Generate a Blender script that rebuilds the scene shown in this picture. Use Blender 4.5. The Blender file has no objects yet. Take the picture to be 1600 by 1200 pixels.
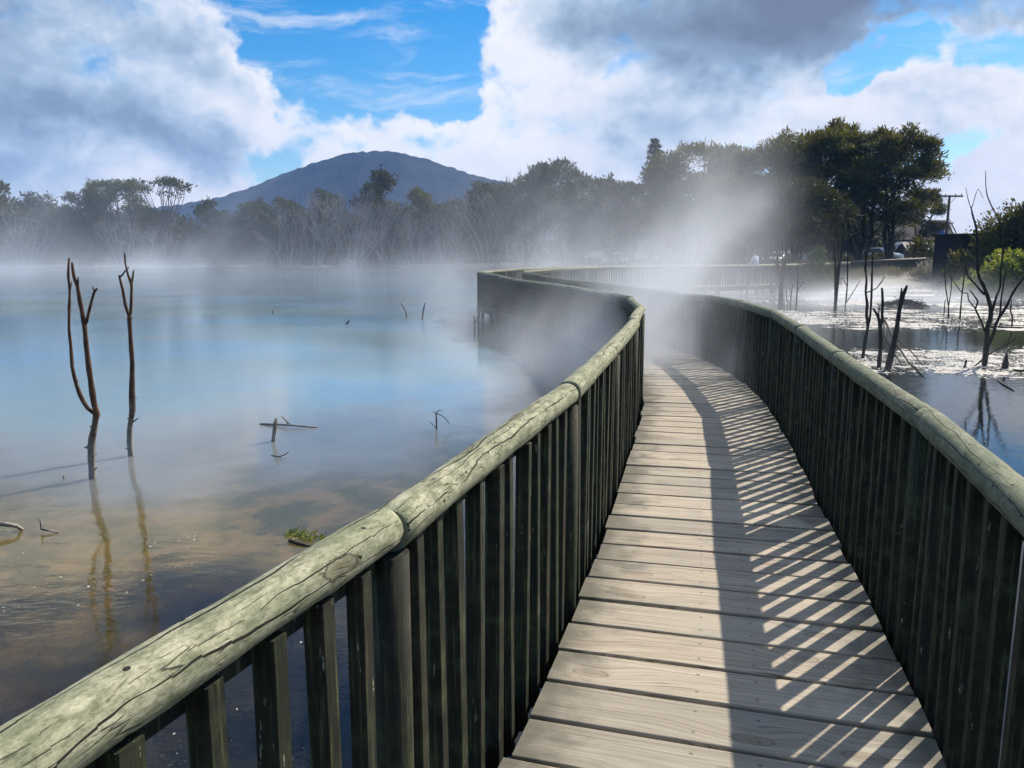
import bpy, math, random
import numpy as np
from mathutils import Vector, Matrix
from mathutils import noise as mnoise

SC = bpy.context.scene
COL = SC.collection
R = math.radians

# ------------------------------------------------------------------ camera
EYE = 1.55                       # camera height over the deck boards
PITCH = math.atan(204 / 1248)    # looking a little down
cam = bpy.data.cameras.new('camera')
cam.sensor_width = 36.0
cam.lens = 36.0 * 1248 / 1600
cam.clip_start, cam.clip_end = 0.05, 6000
cam_o = bpy.data.objects.new('camera', cam)
cam_o.location = (0, 0, EYE)
cam_o.rotation_euler = (math.pi / 2 - PITCH, 0, 0)
COL.objects.link(cam_o)
SC.camera = cam_o

# ------------------------------------------------------------------ render settings
SC.view_settings.view_transform = 'Standard'
SC.view_settings.look = 'None'
SC.view_settings.exposure = 0.60
SC.view_settings.gamma = 1.0
SC.view_settings.use_curve_mapping = False
cy = SC.cycles
cy.use_denoising = True
cy.use_adaptive_sampling = True
cy.adaptive_threshold = 0.03
cy.max_bounces = 6
cy.diffuse_bounces = 2
cy.glossy_bounces = 3
cy.transmission_bounces = 3
cy.transparent_max_bounces = 64
cy.volume_bounces = 1
cy.caustics_reflective = False
cy.caustics_refractive = False
cy.sample_clamp_indirect = 4.0
cy.volume_step_rate = 2.0
cy.volume_max_steps = 256

SUN_AZ, SUN_EL = R(48), R(39.6)      # azimuth clockwise from +Y
sun = bpy.data.lights.new('sun', 'SUN')
sun.energy = 5.0
sun.angle = R(0.55)
sun.color = (1.0, 0.90, 0.76)
sun_o = bpy.data.objects.new('sun', sun)
sd = Vector((math.sin(SUN_AZ) * math.cos(SUN_EL), math.cos(SUN_AZ) * math.cos(SUN_EL), math.sin(SUN_EL)))
sun_o.rotation_euler = sd.to_track_quat('Z', 'Y').to_euler()
sun_o.location = (40, 40, 60)
COL.objects.link(sun_o)


# ------------------------------------------------------------------ node helper
class NT:
    def __init__(s, nt):
        s.t = nt
        nt.nodes.clear()

    def n(s, typ, **kw):
        nd = s.t.nodes.new(typ)
        for k, v in kw.items():
            setattr(nd, k, v)
        return nd

    def put(s, sock, v):
        if isinstance(v, bpy.types.NodeSocket):
            s.t.links.new(v, sock)
        elif v is not None:
            if sock.type == 'RGBA' and not isinstance(v, (int, float)) and len(v) == 3:
                v = (*v, 1.0)
            sock.default_value = v

    def m(s, op, a, b=None, c=None, clamp=False):
        nd = s.n('ShaderNodeMath', operation=op, use_clamp=clamp)
        s.put(nd.inputs[0], a)
        if b is not None:
            s.put(nd.inputs[1], b)
        if c is not None:
            s.put(nd.inputs[2], c)
        return nd.outputs[0]

    def v(s, op, a, b=None, scale=None):
        nd = s.n('ShaderNodeVectorMath', operation=op)
        s.put(nd.inputs[0], a)
        if b is not None:
            s.put(nd.inputs[1], b)
        if scale is not None:
            s.put(nd.inputs['Scale'], scale)
        return nd.outputs['Value'] if op in ('DOT_PRODUCT', 'LENGTH', 'DISTANCE') else nd.outputs[0]

    def mix(s, f, a, b, blend='MIX'):
        nd = s.n('ShaderNodeMix', data_type='RGBA', blend_type=blend)
        s.put(nd.inputs[0], f)
        s.put(nd.inputs[6], a)
        s.put(nd.inputs[7], b)
        return nd.outputs[2]

    def mixf(s, f, a, b):
        nd = s.n('ShaderNodeMix', data_type='FLOAT')
        s.put(nd.inputs[0], f)
        s.put(nd.inputs[2], a)
        s.put(nd.inputs[3], b)
        return nd.outputs[0]

    def ss(s, x, lo, hi, a=0.0, b=1.0):
        nd = s.n('ShaderNodeMapRange', interpolation_type='SMOOTHSTEP')
        s.put(nd.inputs[0], x)
        s.put(nd.inputs[1], lo)
        s.put(nd.inputs[2], hi)
        s.put(nd.inputs[3], a)
        s.put(nd.inputs[4], b)
        return nd.outputs[0]

    def noise(s, vec, scale=1.0, detail=3.0, rough=0.5, dist=0.0, col=False, dims='3D'):
        nd = s.n('ShaderNodeTexNoise', noise_dimensions=dims)
        s.put(nd.inputs['Vector'], vec)
        s.put(nd.inputs['Scale'], scale)
        s.put(nd.inputs['Detail'], detail)
        s.put(nd.inputs['Roughness'], rough)
        s.put(nd.inputs['Distortion'], dist)
        return nd.outputs['Color'] if col else nd.outputs[0]

    def xyz(s, a):
        nd = s.n('ShaderNodeSeparateXYZ')
        s.put(nd.inputs[0], a)
        return nd.outputs

    def comb(s, x=0.0, y=0.0, z=0.0):
        nd = s.n('ShaderNodeCombineXYZ')
        s.put(nd.inputs[0], x)
        s.put(nd.inputs[1], y)
        s.put(nd.inputs[2], z)
        return nd.outputs[0]

    def ramp(s, f, stops, interp='LINEAR'):
        nd = s.n('ShaderNodeValToRGB')
        nd.color_ramp.interpolation = interp
        e = nd.color_ramp.elements
        while len(e) < len(stops):
            e.new(0.5)
        for el, (p, c) in zip(e, stops):
            el.position = p
            el.color = (*c, 1) if len(c) == 3 else c
        s.put(nd.inputs[0], f)
        return nd.outputs[0]


# ------------------------------------------------------------------ sky with clouds
world = bpy.data.worlds.new('World')
SC.world = world
world.use_nodes = True
w = NT(world.node_tree)
SKY = 0.062
sky = w.n('ShaderNodeTexSky', sky_type='NISHITA', sun_disc=False)
sky.sun_elevation, sky.sun_rotation = SUN_EL, SUN_AZ
sky.air_density, sky.dust_density, sky.ozone_density = 1.0, 0.3, 2.5
hs = w.n('ShaderNodeHueSaturation')
hs.inputs['Saturation'].default_value = 1.55
hs.inputs['Value'].default_value = 1.5
w.put(hs.inputs['Color'], sky.outputs[0])
tc = w.n('ShaderNodeTexCoord')
dirv = w.v('NORMALIZE', tc.outputs['Generated'])
dx, dy, dz = w.xyz(dirv)
# cloud positions are held as (azimuth, elevation) in degrees
az = w.m('MULTIPLY', w.m('ARCTAN2', dx, dy), 57.2958)
el = w.m('MULTIPLY', w.m('ARCSINE', dz), 57.2958)
warp = w.noise(dirv, 3.2, 6, 0.62, col=True)
wx, wy, wz = w.xyz(w.v('SUBTRACT', warp, (0.5, 0.5, 0.5)))
ae = w.comb(w.m('MULTIPLY_ADD', wx, 20.0, az), w.m('MULTIPLY_ADD', wy, 13.0, el), 0.0)


def blobs(lst):
    tot = None
    for (a, e, ra, re, wt) in lst:
        d = w.v('MULTIPLY', w.v('SUBTRACT', ae, (a, e, 0)), (1 / ra, 1 / re, 0))
        g = w.m('MULTIPLY', w.m('EXPONENT', w.m('MULTIPLY', w.v('DOT_PRODUCT', d, d), -1.0)), wt)
        tot = g if tot is None else w.m('ADD', tot, g)
    return tot


def sky_at(px, py):
    a = (px - 800) / 1248
    b = (600 - py) / 1248
    v = Vector((a, math.cos(PITCH) + b * math.sin(PITCH), -math.sin(PITCH) + b * math.cos(PITCH))).normalized()
    return math.degrees(math.atan2(v.x, v.y)), math.degrees(math.asin(v.z))


CLOUDS = [  # where in the sky, how wide, how high, how dense
    (40, 20, 250, 110, 1.15), (190, 120, 200, 70, .75), (350, 150, 170, 60, 1.15), (230, 235, 200, 80, .85), (40, 270, 170, 60, .8),
    (440, 110, 70, 40, .35), (500, 100, 40, 30, .25), (250, -90, 250, 70, .3),
    (520, 40, 170, 110, -1.3), (620, 140, 110, 50, -.7), (455, 215, 90, 35, -1.1), (260, 72, 50, 22, -.7), (210, 235, 130, 30, -.75), (60, 225, 50, 14, -.3),
    (880, 80, 200, 110, 1.0), (1240, 40, 300, 110, 1.35), (740, 215, 170, 60, .95), (1000, 200, 200, 80, .95), (600, 245, 120, 60, .7), (460, 290, 170, 40, .5),
    (1110, -150, 500, 110, .9),
    (1420, 115, 90, 38, -1.5), (1260, 205, 110, 24, -1.3), (1500, 230, 90, 30, -1.3), (1590, 80, 60, 70, -1.1), (1180, 225, 40, 16, -.6), (690, 60, 25, 90, -.5),
    (1380, 190, 120, 35, .7), (1540, 50, 45, 90, .8), (1560, 170, 90, 40, 1.0), (1500, 300, 220, 50, .8), (1200, 160, 130, 50, .6),
    (800, 330, 1500, 70, .6), (430, 330, 150, 40, .2), (2000, 150, 300, 250, .9), (-500, 150, 300, 250, .7),
]
OVERHEAD_FILL = (0, 88, 9e3, 30, .9)   # cloud overhead and behind, out of view, added to neutralise the blue fill light
SHADE = [(20, 40, 260, 70, 1.2), (120, 205, 230, 45, .95), (60, 290, 160, 40, .5), (1270, 40, 330, 80, 1.25), (980, 60, 150, 60, .35),
         (960, 215, 170, 60, .45), (1390, 20, 160, 60, .5), (1510, 232, 60, 25, .45), (330, 200, 110, 50, .3), (1110, -180, 500, 100, .9)]
PXD = 1 / 21.8


def to_deg(lst):
    out = []
    for (x, y, rx, ry, wt) in lst:
        a, e = sky_at(x, y)
        out.append((a, e, rx * PXD, ry * PXD, wt))
    return out


def billow(vec, scale):
    """cauliflower heads of cumulus: fractal cell noise, 0 in the creases, 1 on the heads"""
    vo = w.n('ShaderNodeTexVoronoi', feature='F1')
    w.put(vo.inputs['Vector'], vec)
    vo.inputs['Scale'].default_value = scale
    vo.inputs['Detail'].default_value = 3.0
    vo.inputs['Roughness'].default_value = 0.55
    vo.inputs['Lacunarity'].default_value = 2.3
    vo.normalize = True
    return w.m('SUBTRACT', 1.0, vo.outputs['Distance'])


dw = w.v('ADD', w.v('MULTIPLY', dirv, (1, 1, 1.45)), w.v('SCALE', w.v('SUBTRACT', warp, (.5, .5, .5)), scale=.10))
fb = w.noise(dw, 5.5, 9, 0.58, 0.2)
bl = billow(dw, 8.5)
bl2 = billow(w.v('ADD', dw, (0.018, 0.010, 0.028)), 8.5)     # the same heads a step nearer the sun
fine = w.noise(dw, 26.0, 7, 0.62, 0.3)
base = blobs(to_deg(CLOUDS) + [OVERHEAD_FILL])
base = w.m('MINIMUM', w.m('MAXIMUM', base, -0.55), 0.66)
cov = w.m('ADD', base, w.m('MULTIPLY', w.m('SUBTRACT', fb, 0.5), 1.9))
cov = w.m('ADD', cov, w.m('MULTIPLY', w.m('SUBTRACT', bl, 0.62), 1.1))
cov = w.m('ADD', cov, w.m('MULTIPLY', w.m('SUBTRACT', fine, 0.5), 0.5))
alpha = w.ss(cov, 0.14, 0.60)
veil = w.noise(w.v('MULTIPLY', w.v('ADD', dw, (1.7, .4, .2)), (1.2, 1.2, 4.5)), 4.0, 6, 0.62, 0.6)     # thin high cloud drawn out in streaks
alpha = w.m('MAXIMUM', alpha, w.ss(veil, .50, .74, 0.0, .55))
shade = w.m('ADD', blobs(to_deg(SHADE) + [(0, 88, 9e3, 30, .7)]), w.m('MULTIPLY', w.m('SUBTRACT', fb, 0.5), 0.9))  # the added overhead cloud is greyed to dim the fill light
shade = w.m('ADD', shade, w.m('MULTIPLY', w.m('SUBTRACT', cov, 0.62), 0.42))
shade = w.m('ADD', shade, w.m('MULTIPLY', w.m('SUBTRACT', bl2, bl), 1.5))
shade = w.m('ADD', shade, w.m('MULTIPLY', w.m('SUBTRACT', fine, 0.5), -0.3))
cloudc = w.ramp(w.m('MULTIPLY_ADD', shade, 0.58, 0.05, clamp=True),
                [(0.0, (.84, .84, .85)), (0.20, (.74, .75, .79)), (0.34, (.56, .63, .72)), (0.50, (.35, .45, .57)), (0.70, (.215, .29, .39)), (1.0, (.150, .180, .245))])
CLOUD_K = 0.84
skyc = w.v('SCALE', hs.outputs[0], scale=SKY)
final = w.mix(alpha, skyc, w.v('SCALE', cloudc, scale=CLOUD_K))
bg = w.n('ShaderNodeBackground')
w.put(bg.inputs[0], final)
bg.inputs[1].default_value = 1.0
wo = w.n('ShaderNodeOutputWorld')
w.put(wo.inputs[0], bg.outputs[0])
world.cycles.sampling_method = 'MANUAL'
world.cycles.sample_map_resolution = 512


# ------------------------------------------------------------------ materials
def new_mat(name):
    m = bpy.data.materials.new(name)
    m.use_nodes = True
    return m, NT(m.node_tree)


def finish(t, col, rough=0.8, bump=None, bstr=0.5, bdist=0.01, spec=0.3, extra=None):
    p = t.n('ShaderNodeBsdfPrincipled')
    t.put(p.inputs['Base Color'], col)
    t.put(p.inputs['Roughness'], rough)
    p.inputs['Specular IOR Level'].default_value = spec
    if bump is not None:
        b = t.n('ShaderNodeBump')
        b.inputs['Strength'].default_value = bstr
        b.inputs['Distance'].default_value = bdist
        t.put(b.inputs['Height'], bump)
        t.put(p.inputs['Normal'], b.outputs[0])
    o = t.n('ShaderNodeOutputMaterial')
    t.put(o.inputs[0], p.outputs[0])
    return p


def uvid(t):
    """metres along / across the timber, plus a random number per piece"""
    u = t.n('ShaderNodeUVMap', uv_map='UVMap').outputs[0]
    i = t.n('ShaderNodeUVMap', uv_map='piece').outputs[0]
    ix, iy, _ = t.xyz(i)
    x, y, _ = t.xyz(u)
    return x, y, ix, iy


def mat_plain(name, col, rough=0.7, var=0.25, scale=3.0, spec=0.3):
    m, t = new_mat(name)
    p = t.n('ShaderNodeTexCoord').outputs['Object']
    n = t.noise(p, scale, 4, 0.6)
    c = t.mix(n, tuple(v * (1 - var) for v in col), tuple(min(1, v * (1 + var)) for v in col))
    finish(t, c, rough, n, 0.2, 0.01, spec)
    return m


def mat_log(name='lichened log', moss=0.0):  # moss sets the moss tint and the painted shade together
    m, t = new_mat(name)
    u, v, r1, r2 = uvid(t)
    off = t.m('MULTIPLY', r1, 40.0)
    uo = t.m('ADD', u, off)
    wob = t.noise(t.comb(t.m('MULTIPLY', uo, 1.6), t.m('MULTIPLY', v, 3.0), 0), 1.0, 3, 0.5)
    vv = t.m('ADD', v, t.m('MULTIPLY', t.m('SUBTRACT', wob, 0.5), 0.08))
    patch = t.noise(t.comb(t.m('MULTIPLY', uo, .45), v, r1), 34.0, 8, 0.74)
    patch2 = t.noise(t.comb(uo, v, r2), 4.0, 4, 0.55)
    fine = t.noise(t.comb(t.m('MULTIPLY', uo, .7), v, 0), 110.0, 5, 0.7)
    grain = t.noise(t.comb(t.m('MULTIPLY', uo, 5.0), t.m('MULTIPLY', vv, 170.0), 0), 1.0, 3, 0.6)
    c = t.ramp(patch, [(0.30, (.065, .075, .036)), (0.43, (.16, .175, .105)), (0.55, (.315, .315, .21)), (0.70, (.49, .475, .35))])
    c = t.mix(t.ss(patch2, 0.44, 0.70, 0.0, 0.5), c, (.115, .15, .07))
    c = t.mix(t.m('MULTIPLY', t.m('ABSOLUTE', t.m('SUBTRACT', grain, 0.5)), 1.2), c, (.42, .40, .30))
    c = t.mix(t.ss(fine, 0.47, 0.66, 0, .62), c, (.10, .105, .06))
    if moss:  # moss tint, darkened as well for a log seen on its shaded side
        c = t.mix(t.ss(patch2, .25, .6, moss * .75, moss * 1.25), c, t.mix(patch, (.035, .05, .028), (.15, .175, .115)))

    # drying checks: a few long thin lines that wander along the log, each opening and closing
    ck = None
    for i in range(8):
        vi = t.m('MULTIPLY', t.m('FRACT', t.m('MULTIPLY_ADD', r1, 7.3 + i, i * .1373)), .314)
        wn = t.noise(t.comb(t.m('MULTIPLY', uo, 1.9), i * 5.7, r2), 1.0, 4, .55)
        d = t.m('ABSOLUTE', t.m('SUBTRACT', v, t.m('ADD', vi, t.m('MULTIPLY', t.m('SUBTRACT', wn, .5), .085))))
        op = t.ss(t.noise(t.comb(t.m('MULTIPLY', uo, 2.3), i * 3.1 + 40, r1), 1.0, 3, .6), .38, .62, 0.0, .0030 if i < 3 else .0013)
        ln_ = t.ss(t.m('SUBTRACT', d, op), -.0004, .0007, 1.0, 0.0)
        ln_ = t.m('MULTIPLY', ln_, t.m('GREATER_THAN', op, .0002))
        ck = ln_ if ck is None else t.m('MAXIMUM', ck, ln_)
    # short cross checks and pecks
    vo = t.n('ShaderNodeTexVoronoi', feature='DISTANCE_TO_EDGE', voronoi_dimensions='2D')
    vo.inputs['Scale'].default_value = 1.0
    t.put(vo.inputs['Vector'], t.comb(t.m('MULTIPLY', uo, 6.0), t.m('MULTIPLY', vv, 60.0), 0))
    pm = t.ss(t.noise(t.comb(t.m('MULTIPLY', uo, 9.0), t.m('MULTIPLY', vv, 22.0), 3.0), 1.0, 3, .6), .52, .62)
    ck = t.m('MAXIMUM', ck, t.m('MULTIPLY', t.m('MULTIPLY', t.ss(vo.outputs['Distance'], .0, .07, 1, 0), pm), .75))
    # knots and old nail holes
    vor = t.n('ShaderNodeTexVoronoi', feature='F1', voronoi_dimensions='2D')
    vor.inputs['Scale'].default_value = 1.0
    t.put(vor.inputs['Vector'], t.comb(t.m('MULTIPLY', uo, 7.0), t.m('MULTIPLY', v, 10.0), 0))
    hole = t.ss(vor.outputs['Distance'], 0.035, 0.05, 1.0, 0.0)
    vor2 = t.n('ShaderNodeTexVoronoi', feature='F1', voronoi_dimensions='2D')
    vor2.inputs['Scale'].default_value = 1.0
    t.put(vor2.inputs['Vector'], t.comb(t.m('MULTIPLY', uo, 1.4), t.m('MULTIPLY', v, 3.5), 3.3))
    kd = t.m('ADD', vor2.outputs['Distance'], t.m('MULTIPLY', t.m('SUBTRACT', patch, 0.5), 0.12))
    knot = t.ss(kd, 0.03, 0.12, 1.0, 0.0)
    ring = t.m('MULTIPLY', t.ss(t.m('ABSOLUTE', t.m('SUBTRACT', kd, 0.075)), 0, .012, 1, 0), 0.8)
    c = t.mix(t.m('MULTIPLY', knot, 0.6), c, (.10, .085, .05))
    c = t.mix(t.m('MAXIMUM', t.m('MAXIMUM', ck, hole), ring), c, (.018, .016, .011))
    h = t.m('SUBTRACT', t.m('ADD', t.m('MULTIPLY', grain, 0.25), t.m('MULTIPLY', patch, 0.3)), t.m('MULTIPLY', t.m('MAXIMUM', ck, hole), 0.8))
    finish(t, c, 0.85, h, 0.65, 0.006, 0.25)
    return m


def mat_picket():
    m, t = new_mat('dark stained pickets')
    p = t.n('ShaderNodeTexCoord').outputs['Object']
    oi = t.n('ShaderNodeObjectInfo')
    rnd = oi.outputs['Random']
    p = t.v('ADD', p, t.comb(0, 0, t.m('MULTIPLY', rnd, 50.0)))
    x, y, z = t.xyz(p)
    g = t.noise(t.comb(t.m('MULTIPLY', x, 90), t.m('MULTIPLY', y, 90), t.m('MULTIPLY', z, 4)), 1.0, 4, 0.6)
    n = t.noise(p, 14.0, 5, 0.65)
    n2 = t.noise(p, 3.0, 3, 0.5)
    c = t.ramp(n, [(0.3, (.005, .006, .0035)), (0.5, (.012, .0145, .0075)), (0.68, (.040, .050, .022))])
    c = t.mix(t.ss(n2, .5, .7, 0, .6), c, (.022, .019, .013))
    c = t.mix(t.ss(g, .50, .76, 0, .75), c, (.115, .135, .055))
    c = t.mix(t.ss(rnd, .55, 1.0, 0, .45), c, (.026, .023, .017))
    c = t.mix(t.ss(rnd, .0, .35, .5, 0), c, (.017, .024, .011))
    chip = t.m('MULTIPLY', t.ss(t.noise(t.comb(t.m('MULTIPLY', x, 60), t.m('MULTIPLY', y, 60), t.m('MULTIPLY', z, 11)), 1.0, 5, .7), .63, .66), t.ss(n2, .5, .58))
    c = t.mix(chip, c, (.26, .25, .19))
    finish(t, c, 0.8, t.m('ADD', g, n), 0.4, 0.003, 0.3)
    return m


def mat_deck():
    m, t = new_mat('weathered deck boards')
    u, v, r1, r2 = uvid(t)
    uo = t.m('ADD', u, t.m('MULTIPLY', r1, 60.0))
    kn = t.n('ShaderNodeTexVoronoi', feature='F1', voronoi_dimensions='2D')
    kn.inputs['Scale'].default_value = 1.0
    t.put(kn.inputs['Vector'], t.comb(t.m('MULTIPLY', uo, 1.5), t.m('MULTIPLY_ADD', v, 4.0, t.m('MULTIPLY', r2, 90.0)), 0))
    kd = kn.outputs['Distance']
    keep = t.m('GREATER_THAN', t.xyz(kn.outputs['Color'])[0], 0.35)
    bend = t.m('MULTIPLY', t.ss(kd, 0.0, 0.5, 0.06, 0.0), keep)
    wob = t.noise(t.comb(t.m('MULTIPLY', uo, 1.3), t.m('MULTIPLY', v, 5.0), r1), 1.0, 2, 0.5)
    vv = t.m('ADD', t.m('ADD', v, t.m('MULTIPLY', wob, 0.05)), bend)
    grain = t.noise(t.comb(t.m('MULTIPLY', uo, 2.2), t.m('MULTIPLY', vv, 85.0), r2), 1.0, 5, 0.62)
    ringv = t.m('MULTIPLY', vv, 210.0)
    rings = t.noise(t.comb(t.m('MULTIPLY', uo, 1.5), ringv, r2), 1.0, 1, 0.5)
    blot = t.noise(t.comb(uo, v, r1), 4.5, 5, 0.6)
    spk = t.noise(t.comb(uo, v, 0), 110.0, 3, 0.65)
    c = t.ramp(grain, [(0.25, (.15, .12, .085)), (0.42, (.31, .26, .195)), (0.58, (.41, .355, .275)), (0.75, (.50, .445, .355))])
    c = t.mix(t.ss(r1, .2, 1, 0, .55), c, (.23, .22, .185))
    c = t.mix(t.ss(r2, .55, 1, 0, .4), c, (.50, .44, .34))
    c = t.mix(t.ss(rings, .54, .66, 0, .5), c, (.14, .11, .075))
    c = t.mix(t.ss(blot, .52, .72, 0, .5), c, (.225, .225, .20))
    c = t.mix(t.ss(spk, .58, .78, 0, .35), c, (.10, .095, .08))
    # knots
    kr = t.m('MULTIPLY', t.ss(kd, .03, .11, 1, 0), keep)
    c = t.mix(t.m('MULTIPLY', kr, .5), c, (.17, .12, .075))
    krr = t.m('MULTIPLY', t.ss(t.m('ABSOLUTE', t.m('SUBTRACT', kd, .095)), 0, .018, .6, 0), keep)
    c = t.mix(krr, c, (.12, .09, .06))
    # drying checks
    ck = t.noise(t.comb(t.m('MULTIPLY', uo, 1.0), t.m('MULTIPLY', vv, 48.0), 5.1), 1.0, 1, .5)
    on = t.ss(t.noise(t.comb(t.m('MULTIPLY', uo, 1.6), t.m('MULTIPLY', v, 22.0), 2.2), 1.0, 2, .5), .55, .62)
    ckl = t.m('MULTIPLY', t.ss(t.m('ABSOLUTE', t.m('SUBTRACT', ck, .5)), 0, .018, 1, 0), on)
    c = t.mix(t.m('MULTIPLY', ckl, .8), c, (.05, .045, .035))
    # dirt and moss gathered at the two ends of the boards under the pickets
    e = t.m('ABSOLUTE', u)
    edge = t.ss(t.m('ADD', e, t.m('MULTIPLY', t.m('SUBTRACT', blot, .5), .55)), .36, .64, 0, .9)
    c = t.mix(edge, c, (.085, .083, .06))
    # nail heads
    nx = t.m('ABSOLUTE', t.m('SUBTRACT', t.m('ABSOLUTE', u), 0.10))
    nail = t.m('MULTIPLY', t.m('LESS_THAN', nx, 0.006), t.m('LESS_THAN', t.m('ABSOLUTE', t.m('SUBTRACT', t.m('ABSOLUTE', v), 0.06)), 0.006))
    c = t.mix(t.m('MULTIPLY', nail, .6), c, (.06, .055, .05))
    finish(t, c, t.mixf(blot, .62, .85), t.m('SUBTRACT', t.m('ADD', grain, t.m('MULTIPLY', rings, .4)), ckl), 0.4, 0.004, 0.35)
    return m


def mat_bark(name, lo, hi, sc=9.0, pale_below=None, spec=0.2):
    m, t = new_mat(name)
    p = t.n('ShaderNodeTexCoord').outputs['Object']
    x, y, z = t.xyz(p)
    g = t.noise(t.comb(t.m('MULTIPLY', x, sc * 3), t.m('MULTIPLY', y, sc * 3), t.m('MULTIPLY', z, sc * .6)), 1.0, 5, .65)
    n = t.noise(p, sc, 4, .6)
    c = t.mix(t.ss(g, .3, .7), lo, hi)
    c = t.mix(t.ss(n, .5, .7, 0, .5), c, tuple(v * .5 for v in lo))
    if pale_below is not None:      # bleached, mineral-crusted foot of the stem
        z0, z1, pc = pale_below
        zz = t.m('ADD', z, t.m('MULTIPLY', t.m('SUBTRACT', n, .5), .8))
        c = t.mix(t.ss(zz, z0, z1, .85, 0.0), c, pc)
    finish(t, c, .85, g, .6, .01, spec)
    return m


def mat_leaf(name, dark, light, warm, trans=0.3, gloss=0.12, sc=0.35):
    m, t = new_mat(name)
    a = t.n('ShaderNodeAttribute', attribute_name='tint')
    r, g, b = t.xyz(a.outputs['Color'])
    c = t.mix(r, dark, light)
    c = t.mix(t.m('MULTIPLY', g, .55), c, warm)
    d = t.n('ShaderNodeBsdfPrincipled')
    t.put(d.inputs['Base Color'], c)
    d.inputs['Roughness'].default_value = .55
    d.inputs['Specular IOR Level'].default_value = gloss
    tr = t.n('ShaderNodeBsdfTranslucent')
    t.put(tr.inputs[0], t.mix(.35, c, warm))
    mx = t.n('ShaderNodeMixShader')
    mx.inputs[0].default_value = trans
    t.put(mx.inputs[1], d.outputs[0])
    t.put(mx.inputs[2], tr.outputs[0])
    o = t.n('ShaderNodeOutputMaterial')
    t.put(o.inputs[0], mx.outputs[0])
    return m


def mat_ground():
    m, t = new_mat('mud gravel and grass')
    p = t.n('ShaderNodeNewGeometry').outputs['Position']
    x, y, z = t.xyz(p)
    n1 = t.noise(p, .9, 6, .62)
    n2 = t.noise(p, 9.0, 5, .65)
    n3 = t.noise(p, 60.0, 4, .7)
    mud = t.ramp(n1, [(.3, (.16, .105, .042)), (.5, (.28, .19, .08)), (.7, (.36, .26, .12))])
    # dark weed mat near the boardwalk, plus the railing's dark reflection painted along it
    wd = t.m('ADD', t.m('SUBTRACT', x, t.m('MULTIPLY_ADD', y, .31, -2.2)), t.m('MULTIPLY', t.m('SUBTRACT', n1, .5), 4.0))
    xl = t.m('MINIMUM', t.m('MULTIPLY_ADD', y, .24, -.65), t.m('MINIMUM', 1.5, t.m('MULTIPLY_ADD', y, -.255, 5.3)))
    wd = t.m('MAXIMUM', wd, t.m('ADD', t.m('SUBTRACT', x, xl), 2.0))  # bed strip darkened for the railing's reflection and shadow
    wd = t.m('MAXIMUM', wd, t.m('ADD', t.m('MULTIPLY_ADD', y, -.9, 3.4), t.m('MULTIPLY', t.m('SUBTRACT', n1, .5), 4.0)))
    mud = t.mix(t.ss(wd, -.5, 1.0, 0, .93), mud, t.mix(n2, (.012, .017, .011), (.045, .05, .03)))
    gr = t.mix(t.ss(n3, .35, .7), (.045, .042, .038), (.20, .19, .17))
    near = t.ss(t.v('LENGTH', t.v('MULTIPLY', t.v('SUBTRACT', p, (-.6, 1.2, 0)), (1, .8, 0))), 1.2, 3.2, 1, 0)
    mud = t.mix(t.m('MULTIPLY', near, .8), mud, t.mix(t.ss(n2, .35, .7), (.022, .022, .022), (.085, .082, .075)))
    land = t.mix(t.ss(n2, .4, .65), (.05, .055, .025), (.11, .10, .05))
    bank = t.mix(n2, gr, (.12, .10, .07))
    land = t.mix(t.ss(x, 20, 36, 1, .35), land, bank)
    c = t.mix(t.ss(z, -.40, -.1), mud, land)
    c = t.mix(t.ss(y, 140, 260), c, (.035, .05, .025))
    finish(t, c, .75, t.m('ADD', n2, n3), .6, .02, .35)
    return m


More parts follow.
